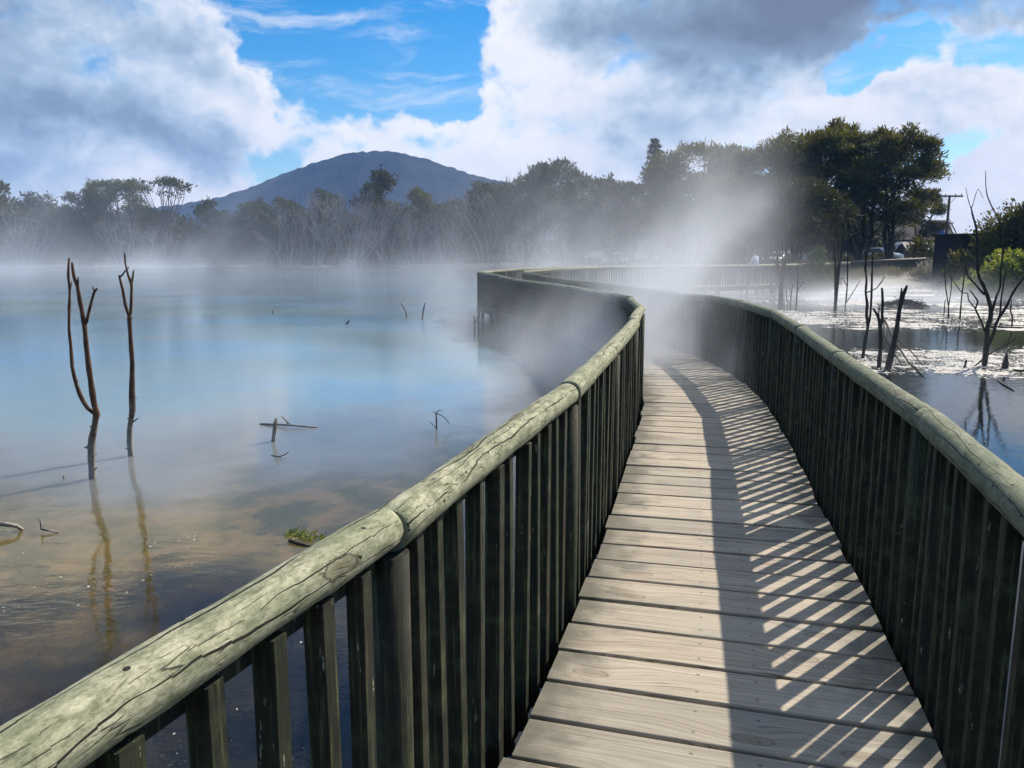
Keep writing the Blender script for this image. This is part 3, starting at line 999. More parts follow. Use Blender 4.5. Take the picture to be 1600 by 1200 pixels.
def railing(label, Pts, anchor, outward, seed, limit=100, s_min=0.0, s_max=None, dips=True, drop=0.0, logm='log'):
    """posts, pickets, log handrail and boards; outward = +1 if the outer side is to the left of travel"""
    rng = random.Random(seed)
    P = Path(Pts)
    s_max = P.L if s_max is None else s_max
    root = thing('timber_railing', label, 'railing', (P(anchor).x, P(anchor).y, 0), 0, 'railings of the boardwalk')
    org = Vector((P(anchor).x, P(anchor).y, 0))
    s = anchor
    while s - BAY > s_min:
        s -= BAY
    stations = []
    while s < s_max:
        stations.append(s)
        s += BAY
    if s_max - stations[-1] > .25:
        stations.append(s_max)
    else:
        stations[-1] = s_max
    pts = [P(q) for q in stations]
    cand = []
    rest = MB()
    for i, (a, c) in enumerate(zip(pts, pts[1:])):
        d = c - a
        ln = d.length
        ang = math.atan2(d.y, d.x)
        out = Vector((-d.y, d.x, 0)).normalized() * outward
        za, zc = dip(a) if dips else 0, dip(c) if dips else 0
        sc_ = ln / BAY
        offs = OFFS if sc_ > .75 else [o for o in OFFS if o < ln - .05]
        scl = sc_ if sc_ > .75 else 1.0
        for o in offs:
            q = a + d * (o * scl / ln)
            zz = za + (zc - za) * (o * scl / ln)
            cand.append((math.hypot(q.x, q.y) if q.y > .1 else 99, q, zz, ang))
        # one handrail log per bay, with its own thickness, a slight bow and a slight step at the joints
        r0 = .050 + rng.uniform(-.003, .003)
        n = max(8, int(ln / .06)) if a.y < 12 else 8
        lp, lr = [], []
        j0 = Vector((rng.uniform(-.005, .005), rng.uniform(-.005, .005), rng.uniform(-.004, .006)))
        j1 = Vector((rng.uniform(-.005, .005), rng.uniform(-.005, .005), rng.uniform(-.004, .006)))
        bow = rng.uniform(-.008, .008)
        ph = rng.uniform(0, 6)
        eu = d.normalized()
        e0, e1 = .005 / ln, 1 - .005 / ln
        fr_list = [e0, e0 + .003 / ln] + [e0 + (e1 - e0) * k / n for k in range(1, n)] + [e1 - .003 / ln, e1]
        for f in fr_list:
            p = a + d * f - org + j0 * (1 - f) + j1 * f + out * (bow * math.sin(math.pi * f))
            p.z += .95 - drop + za + (zc - za) * f
            rr = r0 * (1 + .018 * math.sin(f * 7 + ph) + .012 * math.sin(f * 23 + ph * 2)) * (1.02 - .04 * f)
            if f in (e0, e1):
                rr -= .003
            lp.append(p)
            lr.append(rr)
        lg = MB().tube(lp, lr, 24 if a.y < 12 else 12, (rng.random(), rng.random()))
        if a.y < 12:      # uneven, hand-worn log: swellings, dents and a slightly flattened top
            base_ = lp[0]
            ax = (lp[-1] - lp[0]).normalized()
            for vi_, vv_ in enumerate(lg.v):
                q = Vector(vv_) - base_
                ctr = base_ + ax * q.dot(ax)
                r_ = Vector(vv_) - ctr
                w3 = Vector(vv_) + Vector((seed * 3.1, i * 1.7, 0))
                k_ = 1 + .050 * mnoise.noise(w3 * 5.5) + .035 * mnoise.noise(w3 * 15) + .02 * mnoise.noise(w3 * 38)
                r_ = r_ * k_
                if r_.z > .040:
                    r_.z = .040 + (r_.z - .040) * .72
                lg.v[vi_] = tuple(ctr + r_)
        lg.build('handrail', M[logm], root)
        # boards behind the pickets on the outer side
        b = MB()
        m_ = (a + c) / 2 + out * .034 - org
        b.box((m_.x, m_.y, .905 - drop + (za + zc) / 2), (ln - .012, .04, .085), ang)
        b.build('cross_rail', M['picket'], root)
        b = MB()
        b.box((m_.x, m_.y, -.115 + (za + zc) / 2), (ln - .012, .045, .17), ang)
        b.build('kick_board', M['picket'], root)
    for i, q in enumerate(pts):
        po = link('post', post_me, root, (q.x - org.x, q.y - org.y, dip(q) if dips else 0), rng.uniform(0, 6))
    cand.sort(key=lambda e: e[0])
    for k, (dd, q, zz, ang) in enumerate(cand):
        tw = rng.gauss(0, .03)
        lx, ly = rng.gauss(0, .0035), rng.gauss(0, .0035)
        if k < limit:
            o = link('baluster', picket_me, root, (q.x - org.x + lx, q.y - org.y + ly, zz), ang + tw)
            o.scale = (rng.uniform(.88, 1.1), rng.uniform(.88, 1.1), 1)
            o.rotation_euler = (rng.gauss(0, .005), rng.gauss(0, .005), ang + tw)
        else:
            base = len(rest.v)
            ca, sa = math.cos(ang + tw), math.sin(ang + tw)
            for v in picket_me.vertices:
                x, y, z = v.co
                rest.v.append((q.x - org.x + x * ca - y * sa + lx, q.y - org.y + x * sa + y * ca + ly, z + zz))
            for f in picket_me.polygons:
                rest.face(tuple(base + i for i in f.vertices))
    if rest.v:
        ro = rest.build('baluster', M['picket'], root)
        ro['kind'] = 'stuff'
    return root


L1, R1, L2, R2 = Path(LEFT1), Path(RIGHT1), Path(LEFT2), Path(RIGHT2)
railing('left railing with pale lichened log handrail, from the lower left corner to the lake corner', LEFT1, L1.nearest(-.27, 1.68), 1, 11, s_min=.0)
railing('right railing in shadow with log handrail, between the boardwalk and the pond of dead trees', RIGHT1, R1.nearest(1.47, 3.0), -1, 12, s_min=.0, drop=.025, logm='log_moss_shade')
railing('farther back railing catching sun at the far lake corner, left of the steam', LEFT2, 0.01, 1, 13)
railing('back railing nearer the pond, below the person leaning in the grey shirt', RIGHT2, 0.01, -1, 14)


# ------------------------------------------------------------------ vegetation
def leaf_mesh(name, mat, clumps, n_per, ln, wd, rng, up=.5, outw=.7, rnd=.6, shell=.45, droop=0.0, tintvar=.5):
    """thousands of small leaf-shaped faces spread through the clumps (centre, radii)"""
    Vs, Ts = [], []
    for (c, r) in clumps:
        n = int(n_per * (r[0] * r[1] * r[2]) ** (1 / 3) ** 1.0)
        n = max(n, 12)
        d = rng.normal(size=(n, 3))
        d /= np.linalg.norm(d, axis=1)[:, None]
        rad = rng.random(n) ** shell
        # clump outline is lumpy rather than a smooth ellipsoid
        lump = 1 + .28 * np.sin(d[:, 0] * 5 + c[0] * 3) * np.sin(d[:, 1] * 5 + c[1]) + .18 * np.sin(d[:, 2] * 7 + c[2] * 2)
        p = np.array(c) + d * np.array(r) * (rad * lump)[:, None]
        dr = d * outw + np.array([0, 0, up]) + rng.normal(size=(n, 3)) * rnd
        dr[:, 2] -= droop
        dr /= np.linalg.norm(dr, axis=1)[:, None]
        sd_ = np.cross(dr, rng.normal(size=(n, 3)))
        sd_ /= np.linalg.norm(sd_, axis=1)[:, None] + 1e-9
        L = ln * rng.uniform(.6, 1.4, n)[:, None]
        W = wd * rng.uniform(.6, 1.4, n)[:, None]
        q = np.stack([p, p + dr * L * .5 + sd_ * W * .5, p + dr * L, p + dr * L * .5 - sd_ * W * .5], 1)
        Vs.append(q.reshape(-1, 3))
        base = rng.random()
        t = np.stack([np.clip(base * (1 - tintvar) + rng.random(n) * tintvar, 0, 1), (rng.random() * .6 + rng.random(n) * .4) ** 2, rng.random(n), np.ones(n)], 1)
        Ts.append(np.repeat(t, 4, axis=0))
    V = np.concatenate(Vs)
    T = np.concatenate(Ts)
    nf = len(V) // 4
    me = bpy.data.meshes.new(name)
    me.vertices.add(len(V))
    me.vertices.foreach_set('co', V.ravel())
    me.loops.add(len(V))
    me.loops.foreach_set('vertex_index', np.arange(len(V)))
    me.polygons.add(nf)
    me.polygons.foreach_set('loop_start', np.arange(nf) * 4)
    me.polygons.foreach_set('loop_total', np.full(nf, 4))
    ca = me.color_attributes.new('tint', 'FLOAT_COLOR', 'POINT')
    ca.data.foreach_set('color', T.ravel())
    me.materials.append(mat)
    me.update()
    me.validate()
    return me


def limb(mb, a, b, r0, r1, rng, sag=.08, sides=6, n=5):
    a, b = Vector(a), Vector(b)
    ln = (b - a).length
    pts, rad = [], []
    o1 = Vector((rng.uniform(-1, 1), rng.uniform(-1, 1), rng.uniform(-.3, .6))) * ln * sag
    for k in range(n + 1):
        f = k / n
        w_ = math.sin(math.pi * f)
        pts.append(a.lerp(b, f) + o1 * w_ + Vector((rng.uniform(-1, 1), rng.uniform(-1, 1), rng.uniform(-1, 1))) * ln * .02 * (0 < k < n))
        rad.append(r0 + (r1 - r0) * f)
    mb.tube(pts, rad, sides, (rng.random(), 0), cap=False)
    return pts


def kanuka(seed, h, wdt, bare=.38, clumps=46, n_per=420, ln=.36, wdl=.10, mat='leaf_dark', flat=.5, stems=3, up=.6):
    """umbrella-topped evergreen: several leaning stems, open layered clumps of fine upswept foliage"""
    rng = random.Random(seed)
    nr = np.random.default_rng(seed)
    tb = MB()
    cl = []
    tips = []
    for s in range(stems):
        a = 2 * math.pi * (s + rng.random() * .7) / stems
        top = Vector((math.cos(a) * wdt * rng.uniform(.08, .22), math.sin(a) * wdt * rng.uniform(.08, .22), h * rng.uniform(.78, .9)))
        base = Vector((math.cos(a) * .25, math.sin(a) * .25, -.3))
        pts = limb(tb, base, top, h * .020 * rng.uniform(.8, 1.2), .04, rng, .05, 8, 8)
        tips.append(pts)
    for k in range(clumps):
        f = (k + .5) / clumps
        z = h * (bare + (1 - bare) * (f ** .8) * .97)
        # width profile: wide in the middle of the crown, domed at the top
        u = (z / h - bare) / (1 - bare)
        prof = math.sqrt(max(.02, 1 - (max(0, u - .25) / .78) ** 2)) * (.72 + .28 * min(1, u * 4))
        rr = wdt * .5 * prof * math.sqrt(rng.uniform(.12, 1.0))
        a = rng.uniform(0, 2 * math.pi)
        c = (math.cos(a) * rr, math.sin(a) * rr, z + rng.uniform(-.3, .3))
        sz = wdt * rng.uniform(.09, .17)
        cl.append((c, (sz, sz, sz * flat * rng.uniform(.8, 1.3))))
        if u > .55 and rng.random() < .5:   # upright tuft on the pad
            cl.append(((c[0] + rng.uniform(-.3, .3), c[1], c[2] + sz * .55), (sz * .45, sz * .45, sz * .5)))
        st = rng.choice(tips)
        j = min(len(st) - 1, max(1, int(len(st) * (z / h) * .78)))
        if rng.random() < .7:
            limb(tb, st[j], (c[0], c[1], c[2] - sz * .2), h * .006, .012, rng, .10, 5, 4)
    crown = leaf_mesh('crown', M[mat], cl, n_per, ln, wdl, nr, up=up, outw=.6, rnd=.5)
    return tb, crown


def bushy(seed, h, wdt, clumps=34, n_per=170, ln=.5, wdl=.2, mat='leaf_far', low=.06, flat=.8):
    rng = random.Random(seed)
    nr = np.random.default_rng(seed)
    tb = MB()
    top = limb(tb, (0, 0, -.3), (rng.uniform(-.5, .5), rng.uniform(-.5, .5), h * .85), h * .022, .05, rng, .04, 7, 7)
    cl = []
    for k in range(clumps):
        u = (k + .5) / clumps
        z = h * (low + (1 - low) * u * .96)
        prof = math.sqrt(max(.03, 1 - (max(0, u - .3) / .74) ** 2))
        rr = wdt * .5 * prof * math.sqrt(rng.random())
        a = rng.uniform(0, 6.283)
        c = (math.cos(a) * rr, math.sin(a) * rr, z)
        sz = wdt * rng.uniform(.10, .19)
        cl.append((c, (sz, sz, sz * flat)))
        if rng.random() < .5:
            j = min(len(top) - 1, max(1, int(len(top) * u * .8)))
            limb(tb, top[j], c, h * .007, .015, rng, .08, 5, 3)
    return tb, leaf_mesh('crown', M[mat], cl, n_per, ln, wdl, nr, up=.5, outw=.7, rnd=.6)


def bare_tree(seed, h, spread, stems=5, depth=5, r0=.075, mat='white'):
    """leafless white-barked tree: fan of stems that fork into fine twigs"""
    rng = random.Random(seed)
    mb = MB()

    def grow(p, d, ln, r, k):
        q = p + d * ln
        mid = p.lerp(q, .5) + Vector((rng.uniform(-1, 1), rng.uniform(-1, 1), rng.uniform(-.4, .8))) * ln * .10
        mb.tube([p, mid, q], [r, r * .85, r * .68], 5 if k > 1 else 4, (rng.random(), 0), cap=False)
        if k <= 0:
            return
        for _ in range(rng.choice([2, 2, 3])):
            nd = (d + Vector((rng.uniform(-1, 1), rng.uniform(-1, 1), rng.uniform(-.25, .75))) * .62).normalized()
            grow(q, nd, ln * rng.uniform(.55, .84), max(.018, r * .68), k - 1)
    for s in range(stems):
        a = rng.uniform(0, 6.283)
        tl = rng.uniform(.10, 1.0) * spread
        d = Vector((math.cos(a) * tl, math.sin(a) * tl, 1)).normalized()
        grow(Vector((math.cos(a) * rng.uniform(.1, 1.4), math.sin(a) * .8, -.3)), d, h * rng.uniform(.20, .32), r0 * rng.uniform(.7, 1.2), depth)
    return mb


def conifer(seed, h, wdt):
    rng = random.Random(seed)
    nr = np.random.default_rng(seed)
    tb = MB()
    tb.tube([(0, 0, -.3), (0, 0, h * .5), (0, 0, h)], [h * .016, h * .010, .03], 8)
    cl = []
    z = h * .25
    while z < h * .99:
        u = (z / h - .25) / .75
        rr = wdt * .5 * (1 - u) ** .75 + .12
        n = 6
        ph = rng.random() * 6
        for k in range(n):
            a = ph + 6.283 * k / n
            L = rr * rng.uniform(.75, 1.1)
            for f in (.35, .65, .95):
                cl.append(((math.cos(a) * L * f, math.sin(a) * L * f, z + L * f * .18), (.28 + .3 * (1 - u), .28 + .3 * (1 - u), .22)))
            tb.tube([(0, 0, z), (math.cos(a) * L, math.sin(a) * L, z + L * .18)], [.04, .015], 4, cap=False)
        z += h * .045
    return tb, leaf_mesh('crown', M['leaf_far'], cl, 60, .34, .16, nr, up=.5, outw=.5, rnd=.5)


PROTO = {}


def plant(kind, name, label, cat, px, base_y, D, h, group, rz=None, sx=1.0, crown_mesh=None, z=None):
    """one tree: an Empty at the foot with trunk and crown; copies share mesh data"""
    p = at(px, base_y, D)
    gz = float(ground_z(np.array([p.x]), np.array([D]))[0]) if z is None else z
    root = thing(name, label, cat, (p.x, D, gz), 0, group)
    tm, cm_, h0 = PROTO[kind]
    s = h / h0
    root.scale = (s * sx, s * sx, s)
    root.rotation_euler = (0, 0, rz if rz is not None else (hash_(px, D) % 628) / 100)
    if tm is not None:
        link('trunk', tm, root)
    if cm_ is not None:
        link('crown', cm_, root)
    return root


def hash_(a, b):
    return int(abs(math.sin(a * 12.9898 + b * 78.233) * 43758.5453) * 1000)


def proto(key, tb, crown, h, tmat='trunk'):
    o = tb.build('trunk', M[tmat])
    me = o.data
    bpy.data.objects.remove(o)
    PROTO[key] = (me, crown, h)


for key, sd_, kw in (('k1', 21, dict(h=11, wdt=9.5, clumps=34, flat=.40)), ('k2', 22, dict(h=11, wdt=8.0, clumps=28, bare=.42, flat=.40)), ('k3', 23, dict(h=11, wdt=10, clumps=36, bare=.32, flat=.40)),
                     ('k4', 24, dict(h=7, wdt=8, clumps=36, bare=.32, mat='leaf_mid', flat=.42)), ('k5', 25, dict(h=11, wdt=7.5, clumps=38, mat='leaf_mid', bare=.3, flat=.6)),
                     ('k6', 26, dict(h=11, wdt=8.5, clumps=40, mat='leaf_far', bare=.28, flat=.6, n_per=200, ln=.5, wdl=.15))):
    tb, cr_ = kanuka(sd_, **kw)
    proto(key, tb, cr_, kw['h'])
for key, sd_, kw in (('b1', 31, dict(h=10, wdt=8)), ('b2', 32, dict(h=10, wdt=6.5, clumps=30)), ('b3', 33, dict(h=10, wdt=9.5, clumps=40, mat='leaf_far')),
                     ('b4', 34, dict(h=10, wdt=7, clumps=34, mat='leaf_mid')), ('b5', 35, dict(h=10, wdt=7, clumps=30, mat='leaf_dark'))):
    tb, cr_ = bushy(sd_, **kw)
    proto(key, tb, cr_, kw['h'])
for key, sd_, kw in (('w1', 41, dict(h=9, spread=.7, stems=8)), ('w2', 42, dict(h=9, spread=.9, stems=9)), ('w3', 43, dict(h=9, spread=.4, stems=5))):
    proto(key, bare_tree(sd_, **kw), None, kw['h'], 'white')
tb, cr_ = conifer(51, 16, 5.5)
proto('c1', tb, cr_, 16)
# flat-topped tree on the left skyline: leafy plate on bare forking limbs
rng_ = random.Random(61)
tb = bare_tree(61, 9, .8, 4, 3, .14)
cls = [((rng_.uniform(-4.2, 4.2), rng_.uniform(-3, 3), 0), 0) for _ in range(26)]
cls = [((c[0][0], c[0][1], 10.2 - (c[0][0] / 4.5) ** 2 * 1.6 + rng_.uniform(-.5, .3)), (1.0, 1.0, .35)) for c in cls]
for c_, _r in cls:
    limb(tb, (c_[0] * .25, c_[1] * .25, 5.0), (c_[0], c_[1], c_[2] - .1), .07, .025, rng_, .1, 4, 3)
proto('f1', tb, leaf_mesh('crown', M['leaf_far'], cls, 70, .42, .16, np.random.default_rng(61)), 10.5, 'trunk')

G_FAR = 'trees along the far shore'
G_WHITE = 'leafless pale trees along the far shore'
G_GROVE = 'dark evergreens of the grove by the road'
# key, name, label, px, distance, height
far_trees = [
    ('b5', 'bushy_tree', 'dark bushy tree at the far left edge of the photo on the lake shore', 10, 124, 12.2),
    ('b2', 'bushy_tree', 'lower rounded tree right of the far left edge tree, behind pale leaning branches', 66, 126, 10.6),
    ('k6', 'layered_tree', 'small dark layered tree left of the round dark crown on the left skyline', 140, 122, 10.6),
    ('k1', 'layered_tree', 'round dark layered crown standing highest on the left skyline', 188, 122, 12.2),
    ('f1', 'flat_topped_tree', 'flat topped thinly leaved tree against white cloud left of the hill', 262, 124, 12.3),
    ('b4', 'bushy_tree', 'broad olive tree below the left foot of the hill skyline', 335, 126, 9.3),
    ('b3', 'bushy_tree', 'wide low dull green tree below the hill, left of the pale bare trees', 398, 126, 9.2),
    ('b1', 'bushy_tree', 'green tree behind the leftmost thicket of pale bare stems under the hill', 455, 128, 9.8),
    ('b2', 'bushy_tree', 'tree with greyish crown directly left below the hill summit', 515, 128, 11.0),
    ('b4', 'bushy_tree', 'tallest deep green tree standing in front of the hill below its summit', 590, 126, 13.6),
    ('b5', 'bushy_tree', 'dark green tree just right of the tallest one in front of the hill', 648, 126, 11.2),
    ('b3', 'bushy_tree', 'low olive tree between the two dark gaps below the right slope of the hill', 700, 128, 9.2),
    ('b1', 'bushy_tree', 'tree behind the pale fan of bare stems where the hill slope meets the woods', 765, 122, 11.8),
    ('k6', 'layered_tree', 'hazy layered tree with a level top right of the hill, left of its taller neighbour', 822, 112, 12.4),
    ('k6', 'layered_tree', 'hazy tree with the highest crown between the hill and the dip in the skyline', 885, 108, 12.8),
    ('b3', 'bushy_tree', 'low hazy tree filling the dip in the skyline behind the steam', 945, 104, 10.4),
]
for key, nm, lb, px, D, h in far_trees:
    plant(key, nm, lb, 'tree', px, 410, D, h, G_FAR)
plant('c1', 'conifer', 'narrow pointed conifer rising behind the grove above the steam', 'tree', 1018, 410, 118, 17.6, None)
white_trees = [
    ('w2', 'pale leafless tree leaning left at the left edge of the far shore', 45, 118, 8.6), ('w2', 'pale leafless shrubby tree below the flat topped tree', 190, 118, 7.0),
    ('w1', 'pale sprawling bare branches low over the steam left of the middle of the shore', 250, 117, 5.2),
    ('w3', 'thin upright bare tree at the left end of the thicket below the hill', 445, 118, 8.8), ('w1', 'thicket of thin bare stems below the left hill slope', 490, 118, 9.6),
    ('w2', 'greyish bare tree left of the dense pale tangle in the middle', 545, 117, 9.6), ('w1', 'dense pale tangle of bare branches in the middle of the far shore', 612, 116, 9.2),
    ('w3', 'upright bare tree right of the dense pale tangle', 655, 117, 7.4), ('w1', 'bare tree leaning left with pale lit stems below the right hill slope', 700, 116, 8.6),
    ('w2', 'large fan of pale bare stems nearest the far corner of the boardwalk', 765, 114, 10.2), ('w3', 'tall thin bare stem right of the large pale fan', 800, 114, 9.2),
    ('w1', 'faint bare tree in the steam right of the far boardwalk corner', 850, 106, 6.6),
]
for key, lb, px, D, h in white_trees:
    plant(key, 'leafless_tree', lb, 'tree', px, 412, D, h * (1.15 + .3 * (hash_(px, 3) % 100) / 100), G_WHITE, sx=.9)
grove = [
    ('k5', 'hazy olive evergreen at the left end of the grove beside the skyline dip', 985, 92, 8.9),
    ('k5', 'hazy evergreen under the pointed conifer, second in the grove', 1035, 88, 10.5), ('k1', 'tall hazy evergreen with the high domed crown behind the steam plume', 1085, 84, 12.0),
    ('k5', 'olive lit evergreen between the steam plume and the dark trees', 1140, 78, 10.3),
    ('k3', 'broad dark evergreen at the left of the clear dark trees', 1195, 70, 10.1),
    ('k1', 'dark evergreen with the tallest left tuft of the clear dark trees', 1250, 66, 10.6), ('k2', 'dark evergreen with the second tall tuft, right of the tallest left tuft', 1300, 66, 10.8),
    ('k3', 'dark evergreen behind the white van with a narrow tuft on top', 1345, 66, 10.3),
    ('k2', 'dark evergreen at the right end of the grove leaning towards the power pole', 1388, 64, 10.0),
]
for key, lb, px, D, h in grove:
    plant(key, 'evergreen_tree', lb, 'tree', px, 405, D, h, G_GROVE, sx=1.1)
plant('k4', 'evergreen_tree', 'lower olive spreading tree in front of the dark grove', 'tree', 1240, 405, 56, 6.0, None, rz=.4, sx=1.05)
plant('k4', 'evergreen_tree', 'second olive spreading tree under the dark grove, left of the lower one', 'tree', 1165, 405, 62, 6.6, None, rz=2.4, sx=.9)
plant('k5', 'evergreen_tree', 'small dark tree half hidden behind the right end of the grove', 'tree', 1437, 400, 84, 7.2, None)

# the wood behind the shore trees reads as one mass
rw = np.random.default_rng(77)
wc = []
for k in range(390):
    px = rw.uniform(-640, 1130)
    D = rw.uniform(128, 150) if px < 880 else rw.uniform(98, 118)
    topy = np.interp(px, [-80, 20, 100, 190, 300, 400, 500, 650, 760, 820, 920, 960, 1000, 1080, 1130], [305, 318, 335, 330, 345, 352, 340, 340, 325, 300, 300, 318, 300, 270, 260])
    hh = (396 - topy) / 1248 * D + 1.2
    p = at(px, 400, D)
    wc.append(((p.x, D, rw.uniform(.0, 1.0) ** .8 * hh), (2.6, 2.2, 1.6)))
for k in range(150):
    px = rw.uniform(1120, 1450)
    D = rw.uniform(94, 108)
    topy = np.interp(px, [1120, 1200, 1340, 1420, 1450], [325, 330, 335, 365, 380])
    hh = (396 - topy) / 1248 * D + 1.2
    p = at(px, 400, D)
    if 1385 < px < 1440:
        hh = min(hh, 99) if D > 100 else 0.5
    wc.append(((p.x, D, rw.uniform(.0, 1.0) ** .8 * hh), (2.0, 1.6, 1.4)))
wl = link('woodland', leaf_mesh('woodland', M['leaf_far'], wc, 95, .75, .34, rw))
tag(wl, 'mass of dull green woodland behind the shore trees', kind='stuff')
# low scrub at the water's edge
wc = []
for k in range(340):
    px = rw.uniform(-640, 960)
    D = 119.5 + rw.uniform(.5, 6)
    p = at(px, 400, D)
    wc.append(((p.x, D, rw.uniform(-.1, 1.2)), (1.6, 1.2, rw.uniform(.5, 1.3))))
tag(link('shore_scrub', leaf_mesh('shore_scrub', M['leaf_far'], wc, 60, .5, .22, rw)), 'low tangled scrub along the foot of the far shore', kind='stuff')
# hedge and undergrowth under the grove
wc = []
for k in range(260):
    px = rw.uniform(940, 1440)
    D = rw.uniform(62, 80) if px > 1150 else rw.uniform(74, 95)
    p = at(px, 400, D)
    gz = float(ground_z(np.array([p.x]), np.array([D]))[0])
    if 1385 < px < 1430:
        continue
    wc.append(((p.x, D, gz + rw.uniform(0, .55)), (1.1, .9, rw.uniform(.3, .6))))
tag(link('undergrowth', leaf_mesh('undergrowth', M['leaf_mid'], wc, 90, .35, .12, rw)), 'low green undergrowth in the shade beneath the grove', kind='stuff')


def shrub(name, label, px, py, D, w_, h, mat, seed, n=14, per=260, ln=.22, wd=.09, pointed=False, group=None, z=None, bare=False, up=.5):
    rng = random.Random(seed)
    nr = np.random.default_rng(seed)
    p = at(px, py, D)
    gz = float(ground_z(np.array([p.x]), np.array([D]))[0]) if z is None else z
    root = thing(name, label, 'shrub', (p.x, D, gz), 0, group)
    cl = []
    tb = MB()
    for k in range(n):
        u = (k + .5) / n
        prof = (1 - u) ** .7 + .12 if pointed else math.sqrt(max(.05, 1 - (u * .95) ** 2))
        a = rng.uniform(0, 6.283)
        rr = w_ * .5 * prof * math.sqrt(rng.random()) * .85
        c = (math.cos(a) * rr, math.sin(a) * rr, h * (.08 + .86 * u))
        s = w_ * rng.uniform(.14, .22) * (prof if pointed else 1)
        cl.append((c, (s, s, s * .9)))
        limb(tb, (rng.uniform(-.1, .1), rng.uniform(-.1, .1), -.2), c, .03, .008, rng, .1, 5, 4)
    link('foliage', leaf_mesh('foliage', M[mat], cl, per, ln, wd, nr, up=up), root)
    tb.build('stem', M['trunk'], root)
    return root


shrub('conical_shrub', 'fresh green conical shrub in front of the boardwalk rail at the pond edge', 1277, 430, 42.3, 2.0, 2.35, 'leaf_blue', 5, 24, 420, .22, .06, True, z=-.35)
shrub('round_shrub', 'dark low rounded shrub spilling to the water below the conical shrub', 1268, 442, 41.8, 2.6, 1.25, 'leaf_dark', 6, 24, 420, .22, .07, z=-.42)
shrub('broadleaf_shrub', 'yellow green broad leaved shrub at the right edge of the pond', 1574, 430, 38, 3.3, 2.35, 'leaf_lime', 7, 38, 230, .24, .17, up=.2)
shrub('broadleaf_shrub', 'lower yellow green broad leaved shrub at the foot of the larger one', 1510, 436, 40, 1.7, 1.1, 'leaf_lime', 8, 14, 170, .2, .14, up=.2)
shrub('thin_tree', 'open small leaved tree in front of the dark shed', 1550, 400, 46, 4.2, 4.6, 'leaf_dark', 9, 30, 170, .22, .1)
shrub('dense_tree', 'solid dark tree at the right edge beside the shed', 1612, 400, 45, 5.6, 4.9, 'leaf_dark', 10, 36, 420, .26, .12)
shrub('leafy_shrub', 'dark leafy shrub against the left end of the dark shed', 1503, 430, 44.5, 2.3, 2.5, 'leaf_dark', 91, 26, 330, .2, .1)
shrub('leafy_shrub', 'dark leafy shrub against the middle of the dark shed, above the yellow green one', 1536, 430, 44.5, 2.6, 2.6, 'leaf_dark', 92, 26, 330, .22, .1)
shrub('roadside_shrub', 'small green shrub beside the power pole', 1488, 398, 66, 2.4, 2.2, 'leaf_blue', 15, 14, 220, .24, .1)
shrub('roadside_shrub', 'dark shrub beside the white van', 1437, 400, 72, 3.0, 2.0, 'leaf_dark', 16, 16, 260, .24, .1)
# pale seed heads and dry grass on the bank
for k, (px, D, lb, w_, h) in enumerate([(1452, 52, 'tuft of pale feathery seed heads left of the white street sign', 1.8, 1.2), (1478, 51, 'tuft of pale feathery seed heads right of the white street sign', 1.8, 1.3)]):
    shrub('feathery_plant', lb, px, 405, D, w_, h, 'pale', 70 + k, 16, 150, .2, .05, up=1.0)
gr = []
for k in range(160):
    px, D = rw.uniform(1330, 1600), rw.uniform(50.5, 56)
    p = at(px, 430, D)
    gz = float(ground_z(np.array([p.x]), np.array([D]))[0])
    gr.append(((p.x, D, gz + .1), (.45, .35, .12)))
tag(link('dry_grass', leaf_mesh('dry_grass', M['straw'], gr, 200, .4, .03, rw, up=1.0, outw=.35, rnd=.4)), 'dry straw coloured grass and litter on the far pond bank', kind='stuff')


